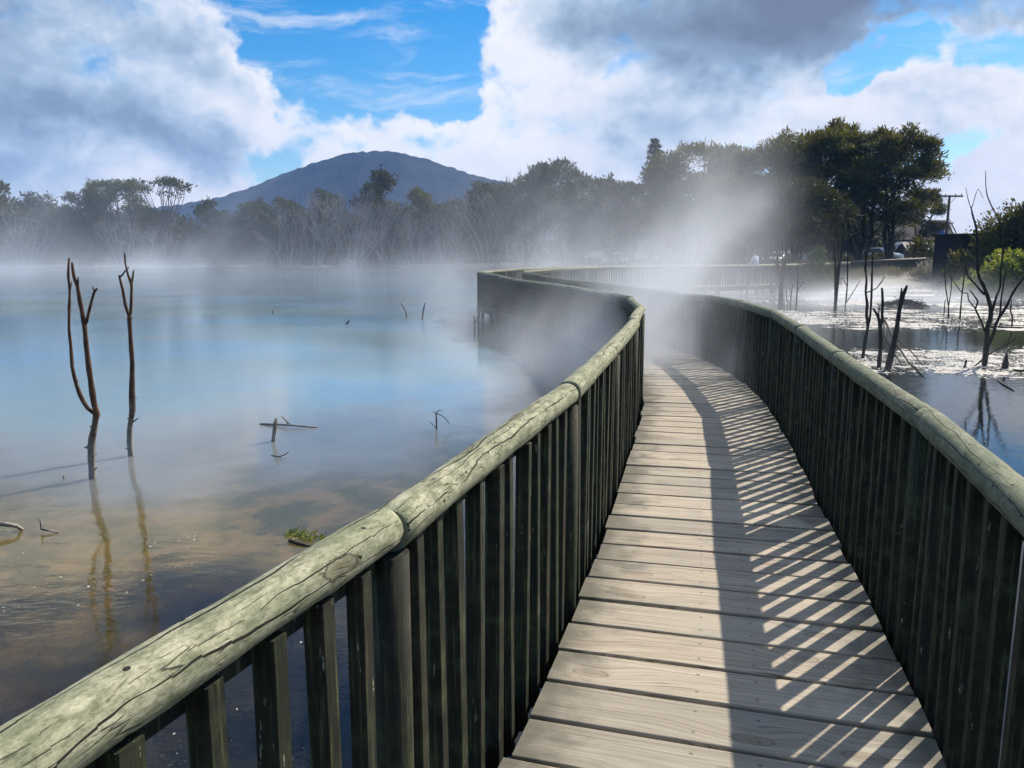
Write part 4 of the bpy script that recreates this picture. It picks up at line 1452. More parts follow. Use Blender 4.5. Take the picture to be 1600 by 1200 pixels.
# ------------------------------------------------------------------ dead wood standing and lying in the water
def wood(name, label, cat, mat, D, limbs, base=None, group=None, seed=1, dz=.12, sides=8):
    """limbs: lists of (px, py) with start/end radius in photograph pixels; branches also lean towards and away from the viewer"""
    rng = random.Random(seed)
    sc_ = D / 1248
    foot = at(*limbs[0][0][0], D) if base is None else base
    root = None
    for i, (pts, r0, r1) in enumerate(limbs):
        lean = rng.uniform(-1, 1) * dz if i else 0
        P, Rd = [], []
        n = len(pts)
        tot = 0
        for k, (x, y) in enumerate(pts):
            if k:
                tot += math.hypot(x - pts[k - 1][0], y - pts[k - 1][1]) * sc_
            P.append(at(x, y, D + lean * tot) - foot)
            Rd.append((r0 + (r1 - r0) * k / max(1, n - 1)) * sc_)
        # finer, slightly knotty stem
        Q, Qr = [], []
        for k in range(n - 1):
            m_ = max(2, int((P[k + 1] - P[k]).length / .09)) if D < 20 else 2
            for j in range(m_):
                f = j / m_
                a = P[max(k - 1, 0)]
                b, c = P[k], P[k + 1]
                d = P[min(k + 2, n - 1)]
                Q.append(.5 * ((2 * b) + (c - a) * f + (2 * a - 5 * b + 4 * c - d) * f * f + (3 * b - a - 3 * c + d) * f ** 3))
                Qr.append((Rd[k] + (Rd[k + 1] - Rd[k]) * f) * (1 + rng.uniform(-.13, .16)))
        Q.append(P[-1])
        Qr.append(Rd[-1] * .8)
        mb = MB()
        if i == 0:
            Q.insert(0, Q[0] + Vector((0, 0, -.35)))
            Qr.insert(0, Qr[0] * 1.15)
        mb.tube(Q, Qr, sides, (rng.random(), 0), wob=.11, rng=rng)
        if i == 0:
            # little broken snags up the stem
            for _ in range(int(len(Q) * .5) if D < 12 else 0):
                k = rng.randrange(2, len(Q) - 1)
                a = rng.uniform(0, 6.283)
                d = Vector((math.cos(a), math.sin(a), rng.uniform(.2, 1))).normalized()
                mb.tube([Q[k], Q[k] + d * Qr[k] * rng.uniform(1.3, 2.4)], [Qr[k] * .4, Qr[k] * .15], 5, (0, 0))
            stem = mb
            root = thing(name, label, cat, foot, 0, group)
            mb.build('stem', M[mat], root)
        else:
            mb.build('branch', M[mat], root)
    return root


G_DL = 'dead stems standing in the lake'
G_DR = 'dead saplings standing in the pond'
wood('dead_sapling', 'taller dead reddish sapling with three upright limbs and pale foot, in the lake', 'dead tree', 'deadred', 6.95,
     [([(145, 748), (143, 700), (147, 670), (150.5, 647), (147, 630), (141.7, 593), (137, 560), (133, 520), (131, 503), (125, 470), (120.7, 447), (115, 430), (112.7, 410)], 6, 2.1),
      ([(150, 646), (143, 643), (131.7, 630), (120, 603), (113, 573), (110.7, 540), (108, 513), (108, 480), (109, 453), (106.7, 430), (108, 403)], 3.4, 1.7),
      ([(131.5, 505), (135, 503), (140, 483), (147, 457), (152.5, 451)], 3, 1.6), ([(148, 455), (144, 447)], 1.6, .9), ([(121.5, 448), (122.5, 447), (122, 433)], 1.8, 1.2),
      ([(109, 453), (110, 452), (111.7, 440)], 1.6, 1.0), ([(119, 600), (121.5, 594)], 1.3, .8)], group=G_DL, seed=3)
wood('dead_sapling', 'single dead stem forked at the top, farther of the two in the lake', 'dead tree', 'deadred', 7.78,
     [([(205, 712), (202.7, 690), (203, 667), (206.7, 640), (206, 607), (206.7, 567), (204, 533), (202.7, 507), (201.7, 493)], 5.2, 3.2),
      ([(201.7, 494), (196, 477), (191.7, 453), (186, 430)], 2.6, 1.8), ([(187, 432), (190, 431), (195, 424), (201.7, 417)], 1.5, .9),
      ([(202, 494), (204, 487), (205.7, 447), (200, 430), (195.7, 410), (195, 395)], 2.6, 1.0), ([(205.5, 446), (206.5, 440), (209, 422)], 1.9, 1.2),
      ([(206, 660), (210, 658), (216, 653)], 1.6, .8), ([(203, 682), (197.5, 674)], 1.8, 1.0)], group=G_DL, seed=4)
wood('dead_stub', 'short leaning stub beside a floating branch in the lake', 'dead stem', 'drift', 8.39, [([(427, 690), (429, 672), (432, 653)], 3.2, 2.6)], seed=5)


def floating(name, label, cat, mat, lines, seed, z=.015):
    rng = random.Random(seed)
    foot = on_z(*lines[0][0][0], WATER)
    root = thing(name, label, cat, foot)
    for i, (pts, r0, r1, zs) in enumerate(lines):
        P = []
        for (x, y), h in zip(pts, zs):
            q = on_z(x, y, WATER + h)
            P.append(q - foot)
        n = len(P)
        rad = [r0 + (r1 - r0) * k / (n - 1) for k in range(n)]
        MB().tube(P, rad, 8, (rng.random(), 0), wob=.1, rng=rng).build('stem' if i == 0 else 'branch', M[mat], root)
    return root


floating('floating_branch', 'forked pale branch floating behind the short leaning stub', 'branch', 'drift',
         [([(407, 663), (428, 663), (450, 664), (475, 666), (497, 668)], .016, .008, (.0, .02, .03, .02, .0)), ([(452, 663), (446, 656), (440, 650)], .012, .006, (.03, .07, .11))], 6)
floating('driftwood', 'bleached driftwood pole at the left edge of the water', 'driftwood', 'drift',
         [([(-40, 812), (0, 818), (26, 822), (36, 828)], .022, .012, (.09, .075, .05, -.01))], 7)
floating('driftwood', 'small bleached branch with an upright prong beside the driftwood pole', 'driftwood', 'drift',
         [([(64, 826), (75, 829), (92, 832)], .010, .005, (.03, .02, 0)), ([(64.5, 826), (64, 818), (62, 811)], .008, .005, (.03, .06, .10))], 8)
floating('curved_twig', 'small curved twig poking out below the short leaning stub', 'twig', 'drift', [([(424, 712), (438, 713), (446, 710), (451, 706)], .007, .005, (0, .01, .03, .06))], 9)
floating('sunken_log', 'dark log end lying in the water beside green weed against the left railing', 'log', 'deaddark', [([(452, 845), (468, 850), (486, 855)], .012, .013, (.012, .008, -.004))], 10)
nr = np.random.default_rng(14)
p = on_z(474, 838, WATER)
wd_ = thing('water_weed', 'bright green weed clump floating beside the dark log end', 'water plant', p)
link('foliage', leaf_mesh('foliage', M['leaf_lime'], [((0, 0, .0), (.11, .09, .012)), ((.08, -.05, 0), (.08, .06, .010)), ((-.07, .05, 0), (.06, .07, .010))], 2600, .04, .010, nr, up=.05, outw=.8, rnd=.35), wd_)
wood('arched_twig', 'thin arched twig standing in the lake near the left handrail', 'twig', 'deaddark', 9.0,
     [([(682, 671), (682, 657), (681, 645)], 1.2, .9), ([(681, 646), (690, 649), (697, 655), (702, 662)], .8, .5), ([(682, 645), (687, 640), (692, 643)], .7, .4), ([(681, 646), (676, 642)], .7, .4),
      ([(682, 668), (676, 664), (671, 658)], .7, .4)], seed=11)
G_ST = 'thin sticks poking out of the lake by the far railing'
for k, (D, lb, pts) in enumerate([
        (25.5, 'pale stick leaning left, left one of the pair off the far railing', [(635, 489), (631, 481), (626, 472)]), (24.4, 'upright dark stick, right one of the pair off the far railing', [(660, 495), (662, 483), (664, 473)]),
        (21.5, 'forked stick near the far corner of the left railing', [(742, 513), (741, 502), (741, 493)]), (21.0, 'thin curved stick near the middle of the far railing', [(789, 521), (791, 517), (794, 514)]),
        (22.9, 'short slanting stick alone in the middle of the lake', [(541, 507), (543, 504), (546, 501)]), (27.0, 'tiny stub farthest out in the lake on the left', [(426, 488), (427, 483)])]):
    lm = [(pts, 1.3, .9)]
    if k == 2:
        lm.append(([(742, 505), (745, 500), (746, 495)], .9, .6))
    wood('stick', lb, 'stick', 'drift' if k in (0, 5) else 'deaddark', D, lm, group=G_ST, seed=20 + k)
wood('stub', 'tiny pointed stub left of the taller dead sapling', 'dead stem', 'drift', 6.97, [([(100, 750), (100, 742)], 2.5, 1.2)], seed=27)

# the pond on the right
wood('forked_dead_tree', 'dark forked dead tree with spreading limbs standing in the pond at the right', 'dead tree', 'deaddark', 14.2,
     [([(1538, 572), (1542, 537), (1542.5, 513), (1547, 500), (1548, 482), (1542, 460), (1535, 443), (1528, 427), (1527, 393), (1526, 360), (1520, 337), (1517.5, 325)], 4.37, 0.91),
      ([(1517.5, 326), (1513, 313), (1509, 293)], 0.70, 0.42), ([(1517.5, 326), (1521, 317), (1528, 295), (1536, 310)], 0.70, 0.35),
      ([(1546, 498), (1549, 490), (1552, 480), (1557, 463), (1563, 447), (1563, 427), (1567, 393), (1564, 353), (1547, 317), (1541, 298), (1540, 267)], 2.18, 0.49),
      ([(1541, 520), (1538, 515), (1530, 495), (1524, 482), (1528, 472), (1522, 462), (1515, 453)], 1.72, 0.91),
      ([(1524, 482), (1523, 481), (1513, 468), (1512, 458), (1503, 457), (1488, 437), (1484, 428)], 1.09, 0.42),
      ([(1539, 460), (1535, 457), (1520, 440), (1513, 432), (1510, 422), (1507, 402), (1497, 373), (1492, 360), (1483, 342)], 1.87, 0.56), ([(1497, 373), (1488, 362), (1480, 352)], 0.70, 0.42),
      ([(1541, 545), (1552, 523), (1555, 510), (1560, 498), (1572, 480), (1583, 457), (1597, 437), (1606, 425)], 3.28, 1.05),
      ([(1561, 497), (1563, 487), (1564, 470), (1568, 445), (1572, 420)], 1.72, 0.84),
      ([(1542, 556), (1548, 552), (1570, 540), (1593, 525)], 1.33, 0.63), ([(1540, 558), (1537, 560), (1522, 573)], 1.56, 1.12)], group=None, seed=31, dz=.22)
wood('dead_sapling', 'twin stemmed dark sapling nearest the right handrail, with dry tufts on top', 'dead tree', 'deaddark', 15.3,
     [([(1347.5, 563), (1351.7, 533), (1356, 510), (1354, 493), (1355, 475), (1352.5, 457), (1354, 437), (1352, 420), (1353, 405), (1352, 386)], 2.7, 1.2),
      ([(1355.5, 510), (1359, 498), (1361, 477), (1362, 453), (1362.5, 430), (1363, 420), (1363, 388)], 2.0, 1.2), ([(1353, 457), (1354, 457), (1370, 450), (1383, 431)], 1.2, .7)], group=G_DR, seed=32)
wood('dead_stump', 'broken sapling stump with a tall square cut prong beside the leaning snag', 'stump', 'deaddark', 14.0,
     [([(1373, 577), (1376, 537), (1375, 510), (1374, 503), (1371, 492), (1364, 482)], 3.6, 1.6), ([(1376, 512), (1378, 497), (1379, 468), (1378, 450)], 2.3, 2.0), ([(1374, 497), (1373, 488), (1374, 481)], 1.2, .8)], seed=33)
wood('leaning_snag', 'thick splintered snag leaning right with fallen branches against it', 'dead tree', 'deaddark', 13.7,
     [([(1385, 582), (1393, 553), (1400, 520), (1405, 487), (1411, 462), (1417.5, 446)], 5.0, 2.2), ([(1405, 486), (1407, 468), (1409, 450)], 2.0, 1.4)], seed=34)
floating('fallen_branch', 'long fallen branch sloping from the leaning snag down to the right into the pond', 'branch', 'deaddark',
         [([(1380, 495), (1395, 527), (1420, 567), (1446, 592)], .022, .012, (.72, .42, .12, -.02)), ([(1420, 567), (1432, 575), (1442, 590)], .012, .008, (.12, .08, -.02))], 35)
floating('fallen_branch', 'thin fallen branch crossing behind the leaning snag with its tip in floating leaves', 'branch', 'deaddark',
         [([(1402, 529), (1420, 545), (1433, 560), (1444, 574)], .014, .008, (.35, .2, .1, -.02))], 36)
floating('fallen_branch', 'short fallen branch at the foot of the broken stump', 'branch', 'deaddark', [([(1380, 500), (1383, 527), (1392, 543), (1411, 574)], .018, .010, (.66, .42, .25, -.02))], 37)
wood('dead_sapling', 'reddish many stemmed sapling below the grove, leftmost in the pond', 'dead tree', 'deadred2', 30.5,
     [([(1219, 479), (1221, 444), (1224, 420), (1228, 400), (1228, 340), (1228, 308)], 4.0, .8), ([(1220, 445), (1216, 416), (1212, 380), (1211, 340), (1210, 286)], 2.2, .6),
      ([(1222, 425), (1223, 396), (1220, 340), (1217, 310)], 1.5, .6), ([(1217, 425), (1204, 388), (1197, 350), (1192, 332)], 1.2, .5), ([(1218, 450), (1212, 441), (1198, 432), (1184, 424)], 1.1, .5),
      ([(1215, 410), (1216, 370), (1222, 330), (1224, 300)], 1.0, .5), ([(1224, 415), (1231, 380), (1234, 350)], .9, .5)], group=G_DR, seed=38)
for k, (D, lb, lm) in enumerate([
        (27.5, 'short thin stem right beside the reddish sapling', [([(1225, 490), (1225, 472), (1225, 456)], .9, .6)]), (30.8, 'second thin stem right of the reddish sapling', [([(1230, 476), (1229, 462), (1228, 450)], .9, .6)]),
        (29.5, 'thin curved stem between the reddish sapling and the side branched one', [([(1235, 482), (1236, 462), (1239, 444)], 1.1, .7)]),
        (30.2, 'thin sapling with one side branch right of the reddish sapling', [([(1244, 478), (1246, 448), (1247, 425), (1247, 408)], 1.3, .6), ([(1246.5, 453), (1248, 451), (1256, 440)], .9, .5)]),
        (29.2, 'tall sapling with two parallel dark stems in the middle of the pond', [([(1305, 482), (1306, 446), (1305, 408), (1305.6, 372), (1306, 340), (1308, 322)], 2.7, .8), ([(1306, 470), (1308, 452), (1312, 412), (1318, 372), (1320, 340), (1322, 325)], 2.3, .8), ([(1308, 430), (1310, 400), (1311, 360)], 1.0, .5)]),
        (30.8, 'thin sapling with a long leaning shoot right of the two stemmed one', [([(1321, 477), (1324, 444), (1324.4, 400), (1324, 380)], 1.2, .6), ([(1321, 475), (1332, 458), (1344, 438)], .8, .5), ([(1323, 446), (1316, 434)], .7, .4)]),
        (25.2, 'thin forked stem in front of the bank, left of the forked dead tree', [([(1482, 496), (1482, 478), (1478, 453), (1475, 415)], 1.2, .6), ([(1482, 478), (1486, 455), (1487, 432)], .9, .6)]),
        (24.7, 'single straight thin stem left of the forked dead tree', [([(1500, 498), (1502, 470), (1506, 437), (1508, 416)], 1.3, .7)]),
        (26.0, 'short thin stick left of the thin forked stem', [([(1475, 490), (1476, 478), (1477, 468)], .9, .6)]),
        (22.0, 'short bent stick right of the forked dead tree', [([(1582, 497), (1579, 485), (1581, 468)], 1.1, .8)])]):
    wood('dead_sapling', lb, 'dead tree', 'deaddark', D, lm, group=G_DR, seed=50 + k)
wood('tree_stub', 'short upright stub left of the forked dead tree', 'stump', 'deaddark', 14.0, [([(1507, 576), (1508, 570), (1510, 562)], 2.2, 1.5)], seed=71)
wood('tree_stub', 'pointed broad based stump right of the forked dead tree', 'stump', 'deaddark', 13.9, [([(1570, 576), (1571, 566), (1573, 551)], 6.0, 1.6)], seed=72)
floating('floating_wood', 'dark piece of wood floating at the right edge of the pond', 'driftwood', 'deaddark', [([(1584, 579), (1594, 580), (1612, 579)], .03, .025, (.01, .02, .01))], 73)
floating('floating_wood', 'dark branch lying in the open water below the forked dead tree', 'branch', 'deaddark', [([(1559, 595), (1572, 603), (1584, 611)], .02, .012, (0, .01, 0))], 74)
floating('floating_wood', 'long thin dark branch along the far side of the floating leaves', 'branch', 'deaddark', [([(1540, 511), (1570, 511), (1602, 512)], .025, .02, (.0, .03, .02))], 75)
# mound of sticks
p = on_z(1411, 479, WATER)
md = thing('debris_mound', 'low dark mound of sticks and litter in the middle of the pond', 'debris mound', p)
rng = random.Random(9)
mb = MB()
for k in range(240):
    a = rng.uniform(0, 6.283)
    rr = math.sqrt(rng.random())
    c = Vector((math.cos(a) * rr * .85, math.sin(a) * rr * .6, max(.0, .24 * (1 - rr ** 1.5)) + rng.uniform(-.03, .04)))
    d = Vector((rng.uniform(-1, 1), rng.uniform(-1, 1), rng.uniform(-.12, .35))).normalized() * rng.uniform(.08, .28)
    mb.tube([c - d, c + d], [.016, .009], 5, (rng.random(), 0))
mb.build('sticks', M['deaddark'], md)


# ------------------------------------------------------------------ floating leaf litter and foam
def litter(name, label, pts, size, rng, mat, tilt=.5):
    n = len(pts)
    P = np.array(pts)
    a = rng.uniform(0, 6.283, n)
    nrm = np.stack([rng.normal(0, tilt, n), rng.normal(0, tilt, n), np.ones(n)], 1)
    nrm /= np.linalg.norm(nrm, axis=1)[:, None]
    u = np.stack([np.cos(a), np.sin(a), np.zeros(n)], 1)
    u -= nrm * (u * nrm).sum(1)[:, None]
    u /= np.linalg.norm(u, axis=1)[:, None]
    v = np.cross(nrm, u)
    L = size * rng.uniform(.4, 1.6, n)[:, None]
    Wd = L * rng.uniform(.35, .7, n)[:, None]
    lift = np.array([0, 0, 1.0]) * (np.abs(u[:, 2:3]) * L * .5 + np.abs(v[:, 2:3]) * Wd * .5)
    C = P + lift * .8
    q = np.stack([C - u * L * .5, C + v * Wd * .5 + u * L * .05, C + u * L * .5, C - v * Wd * .5], 1).reshape(-1, 3)
    me = bpy.data.meshes.new(name)
    me.from_pydata(q.tolist(), [], (np.arange(n * 4).reshape(-1, 4)).tolist())
    t = np.repeat(np.stack([rng.random(n), rng.random(n) ** 2, rng.random(n), np.ones(n)], 1), 4, axis=0)
    ca = me.color_attributes.new('tint', 'FLOAT_COLOR', 'POINT')
    ca.data.foreach_set('color', t.ravel())
    me.materials.append(mat)
    return tag(link(name, me), label, kind='stuff')


def mat_litter():
    m, t = new_mat('wet floating leaves')
    a = t.n('ShaderNodeAttribute', attribute_name='tint')
    r, g, b = t.xyz(a.outputs['Color'])
    c = t.ramp(r, [(0, (.02, .015, .010)), (.22, (.06, .05, .035)), (.34, (.45, .43, .39)), (1, (.78, .77, .74))])  # white tones put the sun's glare on wet leaves into the colour
    pr = finish(t, c, .6, spec=.3)
    return m


M['litter'] = mat_litter()
M['foam'] = mat_plain('pale foam flecks', (.55, .54, .50), .6, .2)
nr = np.random.default_rng(99)


def scatter(n, x0, x1, y0, y1, keep):
    out = []
    while len(out) < n:
        X = nr.uniform(x0, x1, 4000)
        Y = nr.uniform(y0, y1, 4000)
        nz = np.array([mnoise.noise(Vector((a * .55, b * .38, 3.1))) + .5 * mnoise.noise(Vector((a * 1.7, b * 1.1, 7.7))) for a, b in zip(X, Y)])
        ok = nr.random(4000) < keep(X, Y, nz)
        out += [(a, b, WATER + .007) for a, b in zip(X[ok], Y[ok])]
    return out[:n]


def k_near(X, Y, nz):
    c = 14.9 + .05 * (X - 7)
    d = np.abs(Y - c) / (1.75 + .35 * nz)
    return np.clip(1.35 - d + nz * .55, 0, 1) * (d < 1.25) * (X > 5.2)


def k_mid(X, Y, nz):
    d = np.abs(Y - 25.0 - .12 * (X - 11)) / 3.6
    return np.clip(1.15 - d + nz * .9, 0, 1) * (d < 1.4) * (X > 7.5)


def k_far(X, Y, nz):
    return np.clip(nz * 1.9 - .05, 0, 1) * (X > 9 + (Y - 30) * .3)


litter('floating_leaves', 'bright band of floating leaves and scum across the near part of the pond', scatter(17000, 5, 13.5, 12.6, 17.4, k_near), .042, nr, M['litter'], .13)
litter('floating_leaves', 'bright band of floating leaves and scum across the middle of the pond', scatter(16000, 7.5, 24, 20, 31, k_mid), .065, nr, M['litter'], .13)
litter('floating_leaves', 'scattered streaks of floating leaves along the far side of the pond', scatter(6000, 9, 40, 30, 50, k_far), .12, nr, M['litter'], .13)


def scum(n, x0, x1, y0, y1, keep, smin, smax):
    """pale flat mats of scum lying on the water, each with its own ragged outline"""
    b = MB()
    cs = []
    rg = random.Random(n)
    for (x, y, z) in scatter(n, x0, x1, y0, y1, keep):
        r = smin + (smax - smin) * rg.random() ** 2
        m_ = 11
        ph = rg.random() * 6
        base = len(b.v)
        for k in range(m_):
            th = 6.283 * k / m_
            q = r * (1 + .45 * math.sin(th * 3 + ph) * rg.random() + .3 * rg.uniform(-1, 1))
            b.v.append((x + math.cos(th) * q * 1.5, y + math.sin(th) * q, WATER + .0012 + .0000004 * len(b.v)))
        b.face(tuple(range(base, base + m_)))
    o = b.build('floating_scum', M['scum'])
    return tag(o, 'pale flat mats of scum floating among the leaves on the pond', kind='stuff')


M['scum'] = mat_plain('pale scum', (.40, .385, .35), .55, .5, 9.0)
scum(200, 5, 13.5, 12.8, 17.0, k_near, .05, .26)
scum(240, 7.5, 26, 20, 31, k_mid, .08, .5)
scum(170, 9, 40, 30, 49, k_far, .15, .9)
pts = []
while len(pts) < 230:
    x, y = nr.uniform(-4.2, .2), nr.uniform(2.4, 6.2)
    if mnoise.noise(Vector((x * .9, y * .9, 1.0))) > .02 and x < y * .2 - .9:
        pts.append((x, y, WATER + .002))
litter('foam_flecks', 'small pale foam flecks on the shallow brown water by the left railing', pts, .015, nr, M['foam'], .05)
pts = []
for _ in range(900):
    x, y = nr.uniform(-1.6, .5), nr.uniform(.6, 3.2)
    pts.append((x, y, float(ground_z(np.array([x]), np.array([y]))[0]) + .002))
litter('mud_pebbles', 'small stones and litter on the mud below the left railing', pts, .02, nr, M['litter'], .5)


# ------------------------------------------------------------------ bank fence, shed, houses, pole, sign
def bank_fence():
    a, c = at(1292, 409.7, 54), at(1447, 402.5, 59)
    a.z -= 1.0
    c.z -= 1.0
    root = thing('bank_fence', 'dark boarded fence with a pale top rail along the far pond bank', 'fence', a)
    d = c - a
    ln = Vector((d.x, d.y, 0)).length
    ang = math.atan2(d.y, d.x)
    MB().tube([Vector((0, 0, .95)), d + Vector((0, 0, .95))], .06, 10).build('handrail', M['drift'], root)
    for h in (.12, .82):
        MB().tube([Vector((0, .06, h)), d + Vector((0, .06, h))], .045, 6).build('cross_rail', M['picket'], root)
    n = int(ln / 1.8)
    for k in range(n + 1):
        q = d * (k / n)
        link('post', post_me, root, (q.x, q.y, q.z))
    m_ = int(ln / .105)
    for k in range(min(100, m_)):
        q = d * ((k + .5) / m_)
        link('baluster', picket_me, root, (q.x, q.y, q.z), ang).scale = (1.9, 1, 1)
    return root


bank_fence()


def gable_house(name, label, loc, size, roof_h, rz, wallm, roofm, over=.35, windows=()):
    root = thing(name, label, 'house', loc, rz)
    w_, d_, h_ = size
    MB().box((0, 0, h_ / 2 - .3), (w_, d_, h_ + .6)).build('wall', M[wallm], root)
    b = MB()
    hw, hd = w_ / 2 + over, d_ / 2 + over
    th = .12
    v = [(-hw, -hd, h_ - .1), (hw, -hd, h_ - .1), (hw, 0, h_ + roof_h), (-hw, 0, h_ + roof_h), (-hw, hd, h_ - .1), (hw, hd, h_ - .1)]
    b.v = v + [(x, y, z + th) for x, y, z in v]
    for q in ((0, 3, 2, 1), (3, 4, 5, 2), (6, 7, 8, 9), (9, 8, 11, 10), (0, 1, 7, 6), (5, 4, 10, 11), (0, 6, 9, 3), (3, 9, 10, 4), (1, 2, 8, 7), (2, 5, 11, 8)):
        b.face(q)
    b.build('roof', M[roofm], root)
    for s in (-1, 1):
        g = MB()
        g.v = [(s * (w_ / 2 - .01), -d_ / 2, h_), (s * (w_ / 2 - .01), d_ / 2, h_), (s * (w_ / 2 - .01), 0, h_ + roof_h * .9), (s * (w_ / 2 - .15), -d_ / 2, h_), (s * (w_ / 2 - .15), d_ / 2, h_), (s * (w_ / 2 - .15), 0, h_ + roof_h * .9)]
        g.face((0, 1, 2))
        g.face((5, 4, 3))
        g.face((0, 3, 4, 1))
        g.build('gable', M[wallm], root)
    for (wx, wz, ww, wh) in windows:
        f = MB().box((wx, -d_ / 2 - .03, wz), (ww + .14, .10, wh + .14)).build('window', M['sign'], root)
        MB().box((wx, -d_ / 2 - .085, wz), (ww, .03, wh)).build('pane', M['glass'], f)
    return root


def gz_at(x, y):
    return float(ground_z(np.array([x]), np.array([y]))[0])


p = at(1446, 396, 96)
gable_house('house', 'dark roofed house behind the white street sign', (p.x, p.y + 4, gz_at(p.x, 100)), (7.5, 7, 2.5), 2.3, R(-14), 'housewall', 'shed', windows=((-2, 1.3, 1.2, 1.0), (1.8, 1.3, 1.4, 1.0)))
p = at(1466, 396, 86)
gable_house('lean_to', 'low outbuilding with grey blue roof in front of the dark roofed house', (p.x - 1.2, p.y, gz_at(p.x, 86)), (4.6, 3.2, 1.1), .8, R(-6), 'housewall', 'roof')
p = at(1466, 366, 92)
bl = thing('blue_tarpaulin', 'bright blue sheet sloping down to the right beside the dark roofed house', 'tarpaulin', (p.x, p.y, gz_at(p.x, 92)))
b = MB()
a_, c_ = at(1456, 356, 92) - Vector((p.x, p.y, gz_at(p.x, 92))), at(1474, 369, 92) - Vector((p.x, p.y, gz_at(p.x, 92)))
n = 8
for k in range(n + 1):
    q = a_.lerp(c_, k / n)
    s = .06 * math.sin(k * 2.1)
    b.v += [(q.x, -1.2, q.z + s), (q.x, 1.6, q.z + s * .5 + .35), (q.x, -1.25, q.z - .75 + .3 * k / n + s)]
for k in range(n):
    b.face((3 * k, 3 * k + 3, 3 * k + 4, 3 * k + 1))
    b.face((3 * k, 3 * k + 2, 3 * k + 5, 3 * k + 3))
o = b.build('sheet', M['blue'], bl)
sl = o.modifiers.new('thick', 'SOLIDIFY')
sl.thickness = .02
for q, yy in ((a_, 1.4), (c_, 1.4), (a_, -1.1), (c_, -1.1)):
    MB().tube([(q.x, yy, -.3), (q.x, yy, q.z + (.2 if yy > 0 else -.05))], .05, 6).build('post', M['pole'], bl)

p0, p1 = at(1506, 367, 47), at(1640, 364, 47)
g0 = gz_at(p0.x, 47)
shed = thing('shed', 'flat roofed dark boarded shed behind the yellow green shrub', 'shed', (p0.x, 47, g0))
ww, hh = p1.x - p0.x, p0.z - g0
b = MB().box((ww / 2, 1.6, hh / 2 - .25), (ww, 3.2, hh + .5))
k = 0.0
rng = random.Random(4)
while k < ww:
    b.box((k, -.012, hh / 2 - .25), (.035, .03, hh + .46))
    k += .17
b.build('wall', M['shed'], shed)
MB().box((ww / 2, 1.6, hh + .04), (ww + .2, 3.5, .09)).build('roof', M['shed'], shed)
p = at(1497, 421, 50)
tr = thing('rusty_tank', 'low rusty brown tank with a pale lid on the bank left of the shed', 'tank', (p.x, 50, gz_at(p.x, 50)))
b = MB()
b.tube([(0, 0, -.1), (0, 0, .62)], [.52, .50], 16)
b.build('drum', M['rust'], tr)
MB().tube([(0, 0, .622), (0, 0, .69)], [.55, .53], 16).build('lid', M['sign'], tr)

# lookout mast on the hill top
hx_ = at(609, 243, 950)
mt = thing('lookout_mast', 'tiny mast on the summit of the hill', 'mast', (hx_.x, 950, hx_.z - 1.5))
for (sx_, sy_) in ((-1, -1), (1, -1), (1, 1), (-1, 1)):
    MB().tube([(sx_ * 1.3, sy_ * 1.3, -2), (sx_ * .5, sy_ * .5, 5.5)], .22, 5).build('leg', M['drift'], mt)
MB().box((0, 0, 5.6), (2.4, 2.4, .9)).build('platform', M['drift'], mt)
MB().tube([(0, 0, 6), (0, 0, 8.5)], .15, 5).build('aerial', M['drift'], mt)

# power pole
p = at(1476, 398, 74)
gp = gz_at(p.x, 74)
po = thing('power_pole', 'leaning wooden power pole with a single crossarm against the white cloud', 'power pole', (p.x, 74, gp))
top = at(1484, 305, 74) - Vector((p.x, 74, gp))
base = at(1476, 398, 74) - Vector((p.x, 74, gp))
MB().tube([base + (base - top) * .12, base, top], [.14, .135, .10], 10).build('pole', M['pole'], po)
l_, r_ = at(1464, 307.2, 74) - Vector((p.x, 74, gp)), at(1503, 306.2, 74) - Vector((p.x, 74, gp))
m_ = (l_ + r_) / 2
MB().box((m_.x, -.17, m_.z), ((r_ - l_).length, .12, .14)).build('crossarm', M['pole'], po)
for f in (.06, .3, .7, .94):
    q = l_.lerp(r_, f)
    MB().tube([(q.x, -.17, q.z + .07), (q.x, -.17, q.z + .13), (q.x, -.17, q.z + .2)], [.03, .055, .035], 8).build('insulator', M['black'], po)
for f in (.28, .72):
    q = l_.lerp(r_, f)
    MB().tube([(q.x, -.17, q.z - .05), (top.x, -.13, top.z - .75)], .022, 5).build('brace', M['pole'], po)

# street sign
p = at(1463.5, 395, 60)
gs = gz_at(p.x, 60)
sg = thing('street_sign', 'small white upright sign with dark symbols on a pole by the road', 'sign', (p.x, 60, gs))
zt, zb = at(1465, 373.5, 60).z - gs, at(1465, 382, 60).z - gs
MB().tube([(0, 0, -.3), (0, 0, zt - .05)], .03, 8).build('post', M['drift'], sg)
bw, bh = .26, zt - zb
zc = (zt + zb) / 2
pl = MB().box((0.05, -.05, zc), (bw, .02, bh)).build('plate', M['sign'], sg)
b = MB()
for (cx, cz, sx_, sz_) in ((-.045, .06, .022, .16), (.045, .06, .022, .16), (0, .13, .11, .022), (0, .06, .11, .02), (0, -.01, .11, .022)):
    b.box((.05 + cx, -.064, zc + cz), (sx_, .006, sz_))
b.box((.05, -.064, zc - .11), (.07, .006, .06))
b.build('symbol', M['black'], pl)


# ------------------------------------------------------------------ vehicles
def loft(sections):
    """sections: (x, [(y, z), ...]) of equal length"""
    b = MB()
    n = len(sections[0][1])
    for x, prof in sections:
        for (y, z) in prof:
            b.v.append((x, y, z))
    for i in range(len(sections) - 1):
        for k in range(n):
            k2 = (k + 1) % n
            b.face((i * n + k, i * n + k2, (i + 1) * n + k2, (i + 1) * n + k), None, (0, 0), True)
    b.face(tuple(range(n))[::-1])
    b.face(tuple((len(sections) - 1) * n + k for k in range(n)))
    return b


